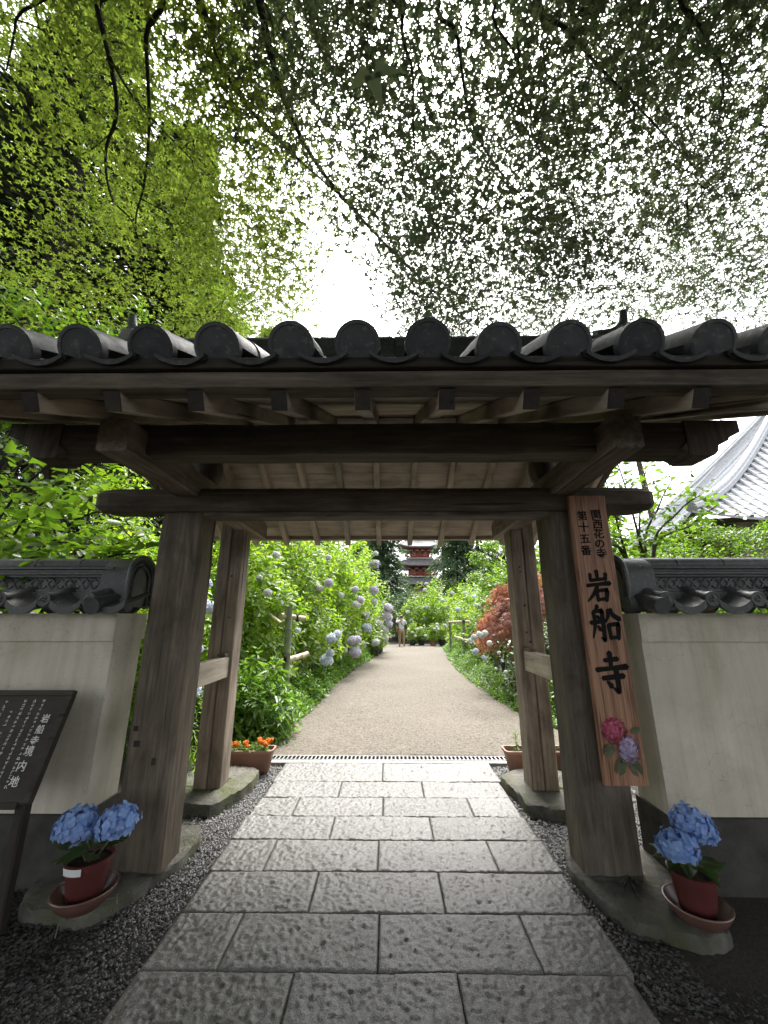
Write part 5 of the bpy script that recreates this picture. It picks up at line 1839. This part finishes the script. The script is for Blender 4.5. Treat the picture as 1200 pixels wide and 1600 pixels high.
mt.append((spline_tree('maple_tree', 'maple spreading over the right of the gate', b3, [
    ([b3, (4.8, -1.4, 1.7), f3], .16, .11),
    ([f3, (3.2, .6, 4.6), Z(1100, -60, 5.0), Z(1105, 60, 5.1), Z(1130, 130, 5.3), Z(1110, 270, 5.5)], .05, .008),
    ([f3, (2.2, .2, 4.9), Z(870, -50, 5.2), Z(900, 60, 5.3), Z(1000, 170, 5.5), Z(1130, 310, 5.8)], .06, .008),
    ([f3, (2.0, -.2, 5.0), Z(800, -60, 5.3), Z(810, 100, 5.5), Z(850, 260, 5.7)], .05, .008),
    ([f3, (5.6, .8, 4.9), (6.6, 3, 5.6)], .06, .01), ([f3, (5.6, -3, 5.0), (6.5, -5.5, 5.6)], .07, .01)], 'maple_leaf', .15), 'maple_leaf'))


NS = 32000
sp = np.stack([NP.uniform(-9.5, 9.5, NS), NP.uniform(-.6, 7.2, NS), NP.uniform(4.7, 6.9, NS)], 1)
px_, py_, dep = project(sp)
low = np.interp(px_, [-400, 0, 200, 285, 330, 470, 500, 540, 600, 640, 720, 800, 860, 900, 1000, 1100, 1200, 1600], [540, 540, 550, 560, 560, 550, 430, 400, 480, 590, 590, 580, 560, 550, 545, 540, 535, 530])
dens = np.clip((low - py_) / 110, 0, 1)
hole = vnoise(sp[:, 0] + 20, sp[:, 1] + 20, .30, 3) * .45 + vnoise(sp[:, 0] + 20, sp[:, 1] + 20, .75, 5) * .3 + vnoise(sp[:, 0] + 20, sp[:, 1] + 20, 1.6, 4) * .25
topd = np.interp(py_, [-400, 60, 200, 330, 480], [.15, .21, .33, .40, .38])
topd = topd + np.where((px_ > 880) & (py_ > 60), .02, 0) - np.where((px_ > 250) & (px_ < 490) & (py_ > 200), .06, 0) + np.interp(px_, [0, 230, 330], [.17, .15, 0]) * (.4 + 1.2 * vnoise(sp[:, 0] + 25, sp[:, 1] + 25, 1.1, 31)) - np.where((px_ > 600) & (px_ < 900), .05, 0)
clump = vnoise(sp[:, 0] + 33, sp[:, 1] + 33, 1.25, 12) * .6 + vnoise(sp[:, 0] + 33, sp[:, 1] + 33, .5, 13) * .4
prob = np.clip((clump - .22) * 2.6, .45, 1.0)
keep = (hole > topd) & (NP.random(NS) < dens * prob)
sp = sp[keep]
# thicker roof of leaves over and behind the viewer
NB = 4300
bk = np.stack([NP.uniform(-9.5, 9.5, NB), NP.uniform(-8, -.4, NB), NP.uniform(4.4, 7.4, NB)], 1)
cent = [np.array([tuple(p) for p in q[0][2][::3]]) for q in mt]


def canopy(sprays, per, rad_, size, coarse):
    dist = np.stack([np.min(np.linalg.norm(sprays[:, None, :2] - c_[None, :, :2], axis=2), axis=1) for c_ in cent], 1)
    own = np.argmin(dist, 1)
    out = []
    for k in range(3):
        s_ = sprays[own == k]
        n_ = len(s_)
        q = NP.normal(size=(n_, per, 3)) * np.array((1, 1, .16)) * rad_ * NP.uniform(.6, 1.3, (n_, 1, 1))
        tl = NP.normal(0, .25, (n_, 1, 2))
        q[..., 2] += q[..., 0] * tl[..., 0] + q[..., 1] * tl[..., 1] - .25 * (q[..., 0] ** 2 + q[..., 1] ** 2)
        pos = (s_[:, None] + q).reshape(-1, 3)
        m = len(pos)
        d_ = np.concatenate([unit(q[..., :2].reshape(-1, 2)) + NP.normal(0, .5, (m, 2)), NP.normal(-.25, .25, (m, 1))], 1)
        nn = np.array((0, 0, 1.)) + NP.normal(0, .33, (m, 3))
        out.append((s_, pos, d_, nn, size * NP.uniform(.55, 1.4, m)))
    return out


c1 = canopy(sp, 22, .19, .0475, False)
c2 = canopy(bk, 17, .42, .155, True)
for k, ((t, mb, nodes_, b), mat) in enumerate(mt):
    arr = np.array([tuple(p) for p in nodes_])
    # twigs reach from the nearest limb to a share of the sprays
    used = np.zeros(len(arr))
    for s_ in (c1[k][0][::9]):
        dd = np.linalg.norm(arr - s_, axis=1)
        i = int(np.argmin(dd + NP.random(len(dd)) * .35 + used * .6))
        if .15 < dd[i] < 1.5 and used[i] < 3:
            used[i] += 1
            a, e = Vector(arr[i]), Vector(s_)
            jit = lambda q: Vector((R.uniform(-q, q), R.uniform(-q, q), R.uniform(-.06, .12)))
            m1, m2 = a.lerp(e, .33) + jit(.10), a.lerp(e, .68) + jit(.10)
            limb(mb, [a - b, m1 - b, m2 - b, e - b], .0065, .0018, 4, 3)
            arr = np.concatenate([arr, [tuple(m1), tuple(m2)]])
            used = np.concatenate([used, [0, 0]])
    mb.build('trunk', M['dark_bark'], t, True)
    pos = np.concatenate([c1[k][1], c2[k][1]]) - np.array(b)
    link('crown', leaf_mesh('crown', pos, np.concatenate([c1[k][2], c2[k][2]]), np.concatenate([c1[k][3], c2[k][3]]), np.concatenate([c1[k][4], c2[k][4]]), MAPLE), M[mat], t)
print('sprays', len(sp), len(bk))


# ------------------------------------------------------------------ main hall with a grey tiled hip roof, behind the right wall
hall = thing('temple_hall', 'temple hall with a sweeping grey tiled hip roof beyond the hedge', 'building', (8.0, 10.0, 0), rad(-15))
HW, HZ = 14.0, 3.8


def hall_h(d):
    return .70 * d + .032 * d * d


def hall_pt(face, u, d, dz=0.0):
    """u along the eave from the near corner, d up the slope in plan"""
    e = min(u, HW - u)
    lift = .42 * max(0, 1 - e / 3.2) ** 2 * max(0, 1 - d / 4.0)
    z = HZ + hall_h(d) + lift + dz
    return (u, d, z) if face == 0 else (d, u, z)


for face in (0, 1):
    nC = 23
    for j in range(nC):
        d0, d1 = 6.9 * j / nC, 6.9 * (j + 1) / nC + .03
        v, f = [], []
        n = 36
        for i in range(n + 1):
            u0 = d0 + (HW - 2 * d0) * i / n
            u1 = d1 + (HW - 2 * d1) * i / n if HW - 2 * d1 > 0 else HW / 2
            v += [hall_pt(face, u0, d0 - .02, -.035), hall_pt(face, u0, d0 - .02, .03), hall_pt(face, u1, d1, .0)]
        for i in range(n):
            a, b = 3 * i, 3 * (i + 1)
            f += [(a, b, b + 1, a + 1), (a + 1, b + 1, b + 2, a + 2)]
        MB().add(v, f).build('tile_course', M['hall_tile'], hall)
    k = 0
    u = .35
    while u < HW - .3:
        dm = min(u, HW - u) - .1
        m = max(2, int(dm / .5))
        pts = [hall_pt(face, u, dm * i / m - .03 * (i == 0), .045) for i in range(m + 1)]
        MB().tube(pts, .055, 6).build('tile_roll', M['hall_tile'], hall, True)
        u += .30
for cu_, cv in ((0, 0), (0, 1), (1, 0)):
    for off, r_ in ((0, .14), (.16, .09)):
        pts = []
        for i in range(13):
            d = 7.0 * i / 12
            p = hall_pt(0, d if not cu_ else HW - d, d)
            q = hall_pt(0, d, d)
            if (cu_, cv) == (0, 0):
                c = (d, d, q[2])
            elif (cu_, cv) == (0, 1):
                c = (d, HW - d, q[2])
            else:
                c = (HW - d, d, q[2])
            pts.append((c[0], c[1], c[2] + .10 + off))
        MB().tube(pts, r_, 8).build('hip_ridge', M['hall_tile'], hall, True)
MB().box(1.6, HW - 1.6, 1.6, HW - 1.6, 0, HZ + .4).build('wall', M['plaster'], hall)
for i in range(8):
    x = 1.5 + (HW - 3.0) * i / 7
    for p in ((x, 1.5), (1.5, x)):
        MB().tube([(p[0], p[1], 0), (p[0], p[1], HZ + .3)], .14, 10).build('column', M['old_wood'], hall, True)
MB().add([(0.05, .05, HZ + .2), (HW - .05, .05, HZ + .2), (HW - 1.5, 1.5, HZ + .35), (1.5, 1.5, HZ + .35), (.05, HW - .05, HZ + .2), (1.5, HW - 1.5, HZ + .35)], [(0, 1, 2, 3), (0, 3, 5, 4)]).build('eave_soffit', M['old_wood'], hall)

# ------------------------------------------------------------------ three-storey pagoda
pg = thing('pagoda', 'vermilion three-storey pagoda with grey roofs at the end of the garden', 'pagoda', (5.25, 66, hill(5, 66)))
gz = hill(5, 66)


def pagoda_roof(z, half, rise, th):
    v, f = [], []
    n, m = 16, 7
    for s in range(4):
        b = len(v)
        ca, sa = math.cos(s * PI / 2), math.sin(s * PI / 2)
        for j in range(m + 1):
            t = j / m
            hw = half * (1 - .62 * t)
            zz = rise * (.55 * t + .45 * t * t)
            for i in range(n + 1):
                q = -1 + 2 * i / n
                lift = .45 * abs(q) ** 4 * (1 - t) ** 1.5
                x, y = q * hw, -hw
                v.append((x * ca - y * sa, x * sa + y * ca, z + zz + lift))
        lo = len(v)
        for i in range(n + 1):
            q = -1 + 2 * i / n
            x, y = q * half * .99, -half * .99
            v.append((x * ca - y * sa, x * sa + y * ca, z - th + .45 * abs(q) ** 4))
        li = len(v)
        for i in range(n + 1):
            q = -1 + 2 * i / n
            x, y = q * half * .5, -half * .5
            v.append((x * ca - y * sa, x * sa + y * ca, z - th + .25))
        for j in range(m):
            f += [(b + j * (n + 1) + i, b + j * (n + 1) + i + 1, b + (j + 1) * (n + 1) + i + 1, b + (j + 1) * (n + 1) + i) for i in range(n)]
        f += [(lo + i, lo + i + 1, b + i + 1, b + i) for i in range(n)]
        f += [(li + i, li + i + 1, lo + i + 1, lo + i) for i in range(n)]
    return MB().add(v, f)


MB().box(-3.4, 3.4, -3.4, 3.4, -1.0, .7).build('stone_base', M['concrete'], pg)
zr = [6.75 - gz, 9.75 - gz, 12.75 - gz]
bodies = [(2.1, .7, zr[0]), (1.75, zr[0] + 1.3, zr[1]), (1.45, zr[1] + 1.3, zr[2])]
for k in range(3):
    hw, z0, z1 = bodies[k]
    half = (4.1, 3.75, 3.4)[k]
    w_ = MB().box(-hw, hw, -hw, hw, z0, z1).build('wall', M['vermilion'], pg)
    ro = pagoda_roof(z1, half, 1.55 if k < 2 else 2.3, .22).build('roof', M['pagoda_tile'], pg, 'all')
    for i in range(25):
        q = -1 + 2 * i / 24
        m = 7
        for sgn in ((0, -1), (1, 0), (-1, 0), (0, 1)):
            pts = []
            for j in range(m + 1):
                t = j / m * .95
                hh = half * (1 - .62 * t)
                x = q * half if abs(q * half) < hh else math.copysign(hh, q)
                qq = x / hh
                zz = z1 + (1.55 if k < 2 else 2.3) * (.55 * t + .45 * t * t) + .45 * abs(qq) ** 4 * (1 - t) ** 1.5 + .03
                a, b_ = x, hh
                pts.append((a, -b_, zz) if sgn == (0, -1) else (a, b_, zz) if sgn == (0, 1) else (b_, a, zz) if sgn == (1, 0) else (-b_, a, zz))
            if sgn in ((0, -1), (1, 0), (-1, 0)):
                MB().tube(pts, .06, 5).build('tile_roll', M['pagoda_tile'], ro)
    # rafters under the eave, white-tipped
    for i in range(23):
        x = -half * .95 + 1.9 * half * i / 22
        MB().box(x - .05, x + .05, -half * .96, -hw, z1 - .30 + .4 * abs(x / half) ** 4, z1 - .20 + .4 * abs(x / half) ** 4).build('rafter', M['vermilion'], pg)
    # bracket sets, columns, white panels, door and lattice windows
    for i in range(4):
        x = -hw + 2 * hw * i / 3
        MB().tube([(x, -hw - .02, z0), (x, -hw - .02, z1 - .5)], .11, 8).build('column', M['vermilion'], pg)
        MB().box(x - .35, x + .35, -hw - .75, -hw, z1 - .55, z1 - .38).build('bracket', M['vermilion'], pg)
        MB().box(x - .22, x + .22, -hw - .45, -hw, z1 - .75, z1 - .58).build('bracket', M['vermilion'], pg)
        MB().box(x - .30, x + .30, -hw - .775, -hw - .75, z1 - .53, z1 - .40).build('bracket_end', M['pagoda_white'], pg)
    for i in range(3):
        xa, xb = -hw + 2 * hw * i / 3 + .14, -hw + 2 * hw * (i + 1) / 3 - .14
        zt = min(z1 - .8, z0 + 1.2)
        MB().box(xa, xb, -hw - .012, -hw, zt + .05, z1 - .55).build('panel', M['pagoda_white'], pg)
        if i == 1:
            MB().box(xa, xb, -hw - .03, -hw, z0 + .05, zt).build('door', M['vermilion'], pg)
        else:
            wi = MB().box(xa, xb, -hw - .02, -hw, z0 + .35, zt).build('window', M['pagoda_white'], pg)
            for q in range(5):
                xx = xa + (xb - xa) * (q + .5) / 5
                MB().box(xx - .04, xx + .04, -hw - .05, -hw - .02, z0 + .35, zt).build('lattice_bar', M['vermilion'], wi)
    # railing of the balcony
    hb = hw + .55
    for zz in (z0 + .25, z0 + .55):
        MB().box(-hb - .2, hb + .2, -hb - .04, -hb + .04, zz, zz + .07).build('rail', M['vermilion'], pg)
        MB().box(-hb - .04, -hb + .04, -hb, hb, zz, zz + .07).build('rail', M['vermilion'], pg)
        MB().box(hb - .04, hb + .04, -hb, hb, zz, zz + .07).build('rail', M['vermilion'], pg)
    MB().box(-hb - .1, hb + .1, -hb - .1, hb + .1, z0 - .1, z0 + .02).build('balcony', M['pagoda_white'], pg)
    for i in range(9):
        x = -hb + 2 * hb * i / 8
        MB().box(x - .04, x + .04, -hb - .03, -hb + .03, z0, z0 + .6).build('railing_post', M['vermilion'], pg)
MB().tube([(0, 0, zr[2] + 2.0), (0, 0, zr[2] + 7)], [.12, .05], 8).build('spire', M['steel'], pg)
for i in range(9):
    MB().tube([(.45 * math.cos(a), .45 * math.sin(a), zr[2] + 3 + i * .38) for a in [2 * PI * q / 14 for q in range(15)]], .05, 5).build('spire_ring', M['steel'], pg)

# ------------------------------------------------------------------ potted hydrangeas at the end of the path
GPT = 'potted hydrangeas lined up at the end of the path'
for x, y, r_, m_, h, lab in ((1.35, 22.9, .20, 'black_pot', 1.3, 'black pot of leafy hydrangea, leftmost of the row beyond the visitor'), (1.85, 22.95, .19, 'black_pot', 1.15, 'black pot of hydrangea, second from the visitor'),
                             (2.5, 23.0, .21, 'terracotta', 1.2, 'terracotta pot of hydrangea in the row at the path end'), (3.0, 22.95, .20, 'black_pot', 1.2, 'black pot of hydrangea right of the terracotta one'),
                             (-.55, 17.0, .19, 'black_pot', .9, 'nearest black pot on the left edge below the purple globes'), (-.45, 17.9, .19, 'black_pot', .95, 'middle black pot on the left edge below the purple globes'), (-.4, 18.8, .19, 'black_pot', .95, 'farthest black pot on the left edge below the purple globes')):
    t = thing('potted_hydrangea', lab, 'potted plant', (x, y, .01), group=GPT)
    MB().lathe([(.001, 0), (r_ * .72, 0), (r_, .30), (r_ * 1.06, .30), (r_ * 1.06, .34), (r_ * .95, .34), (r_ * .92, .29), (.001, .28)], 16).build('pot', M[m_], t, True)
    n = 90
    d = rnd_unit(n)
    d[:, 2] = np.abs(d[:, 2])
    tips = d * np.array((.42, .42, h - .3)) * NP.uniform(.6, 1, (n, 1)) + np.array((0, 0, .36))
    P_, D_, N_, S_ = shoots(tips, d + np.array((0, 0, .6)), .13, 3)
    link('foliage', leaf_mesh('foliage', P_, D_, N_, S_, OVAL), M['hydrangea_leaf'], t)
    for k in range(3):
        link('flower_head', R.choice(HEADS['petal_white']), None, t, loc=(R.uniform(-.3, .3), -.3 + R.uniform(-.1, .1), R.uniform(.5, h)), scale=(.085,) * 3)

# ------------------------------------------------------------------ the visitor, seen from behind, arms raised
pe = thing('person', 'person seen from behind in a white shirt and khaki trousers, arm raised', 'person', (.73, 22.3, .02), rad(8))


def skin_part(name, mat, chain, edges, radii, root=0, sub=2):
    me = bpy.data.meshes.new(name)
    me.from_pydata([tuple(p) for p in chain], edges, [])
    o = link(name, me, M[mat], pe)
    md = o.modifiers.new('skin', 'SKIN')
    md.use_smooth_shade = True
    for i, r_ in enumerate(radii):
        q = me.skin_vertices[0].data[i]
        q.radius = r_ if isinstance(r_, tuple) else (r_, r_)
        q.use_root = i == root
    sd_ = o.modifiers.new('sub', 'SUBSURF')
    sd_.levels = sub
    sd_.render_levels = sub
    return o


J = [(0, 0, .84), (0, .01, 1.0), (0, .01, 1.18), (0, 0, 1.33), (0, 0, 1.40), (0, -.01, 1.47), (0, -.01, 1.55), (0, -.01, 1.60),
     (-.17, 0, 1.31), (-.27, .08, 1.24), (-.20, .26, 1.42), (-.17, .30, 1.50), (.17, 0, 1.31), (.27, .06, 1.16), (.16, .25, 1.38), (.13, .29, 1.47),
     (-.09, 0, .78), (-.10, .02, .44), (-.11, 0, .08), (-.12, .12, .03), (.09, 0, .78), (.11, .02, .44), (.12, 0, .08), (.14, .12, .03)]
E_ = [(0, 1), (1, 2), (2, 3), (3, 4), (4, 5), (5, 6), (6, 7), (3, 8), (8, 9), (9, 10), (10, 11), (3, 12), (12, 13), (13, 14), (14, 15), (0, 16), (16, 17), (17, 18), (18, 19), (0, 20), (20, 21), (21, 22), (22, 23)]
Rr = [(.14, .10), (.125, .09), (.145, .10), (.12, .085), .052, .075, .092, .06, .055, .042, .034, .032, .055, .042, .034, .032, .085, .058, .042, .036, .085, .058, .042, .036]
skin_part('body', 'skin', J, E_, Rr)
skin_part('shirt', 'shirt', [J[0], J[1], J[2], J[3], (0, 0, 1.375), J[8], J[9], (-.24, .15, 1.32), J[12], J[13], (.22, .14, 1.26)], [(0, 1), (1, 2), (2, 3), (3, 4), (3, 5), (5, 6), (6, 7), (3, 8), (8, 9), (9, 10)],
          [(.17, .12), (.155, .11), (.17, .12), (.14, .10), .065, .075, .062, .055, .075, .062, .055])
skin_part('trousers', 'khaki', [(0, 0, .90), (0, 0, .84), J[16], J[17], (-.11, 0, .14), J[20], J[21], (.12, 0, .14)], [(0, 1), (1, 2), (2, 3), (3, 4), (1, 5), (5, 6), (6, 7)], [(.155, .112), (.16, .115), .105, .082, .07, .105, .082, .07])
skin_part('hair', 'hair', [(0, -.035, 1.47), (0, -.03, 1.55), (0, -.015, 1.62)], [(0, 1), (1, 2)], [(.085, .07), (.10, .09), (.075, .07)])
MB().tube([(-.13, -.11, 1.36), (0, -.13, 1.18), (.14, -.12, 1.0), (.19, -.02, .93)], .016, 6).build('strap', M['strap'], pe)
MB().prism([(-.10, .74), (.10, .74), (.12, .98), (-.12, .98)], -.05, .05, 'x').build('bag', M['bag'], pe, loc=(-.22, 0, 0))
for x in (-.12, .13):
    skin_part('shoe', 'strap', [(x, -.03, .045), (x, .15, .035)], [(0, 1)], [.05, .045], sub=1)

# ------------------------------------------------------------------ a few fallen leaves on the paving and the path
n = 90
fx, fy = NP.uniform(-1.05, 1.0, n), NP.uniform(1.5, 8.5, n)
fl = np.stack([fx, fy, np.where(fy < 4.6, .05, .052)], 1)
o = link('fallen_leaves', leaf_mesh('fallen_leaves', fl, np.concatenate([NP.normal(size=(n, 2)), np.zeros((n, 1))], 1), np.array((0, 0, 1.)) + NP.normal(0, .2, (n, 3)), NP.uniform(.012, .03, n), MAPLE),
         island_mat('fallen_leaf', [(0.05, 0.035, 0.018), (0.10, 0.06, 0.025), (0.07, 0.07, 0.02)], 0.7))
tag(kind(o, 'stuff'), 'small fallen leaves scattered over the paving and path', 'leaves')

# ------------------------------------------------------------------ loose grit on the near part of the path
n = 16000
gy = 4.9 + 5.5 * NP.random(n) ** 1.6
gx = np.interp(gy, [4.9, 6.2, 7.4, 10.4], [-1.7, -1.42, -1.3, -1.2]) + NP.random(n) * (np.interp(gy, [4.9, 6.2, 7.4, 10.4], [2.5, 2.25, 2.12, 2.0]) - np.interp(gy, [4.9, 6.2, 7.4, 10.4], [-1.7, -1.42, -1.3, -1.2]))
cl = vnoise(gx + 30, gy + 30, .5, 21)
k = NP.random(n) < .25 + cl
edge_ = np.minimum(np.abs(gx + 1.35), np.abs(gx - 2.1))
tz = np.clip((gx + 1.35) / 3.45, 0, 1)
gp = np.stack([gx, gy, .010 + .035 * np.sin(PI * tz)], 1)[k]
V, Fq = pebbles(gp, NP.uniform(.004, .011, len(gp)))
o = link('path_grit', np_mesh('path_grit', V, [Fq]), island_mat('path_grit', [(0.07, 0.06, 0.05), (0.15, 0.13, 0.105), (0.22, 0.195, 0.16), (0.11, 0.095, 0.078), (0.28, 0.255, 0.22)], 0.8, 0.3))
tag(kind(o, 'stuff'), 'loose beige grit strewn over the near part of the path', 'grit')
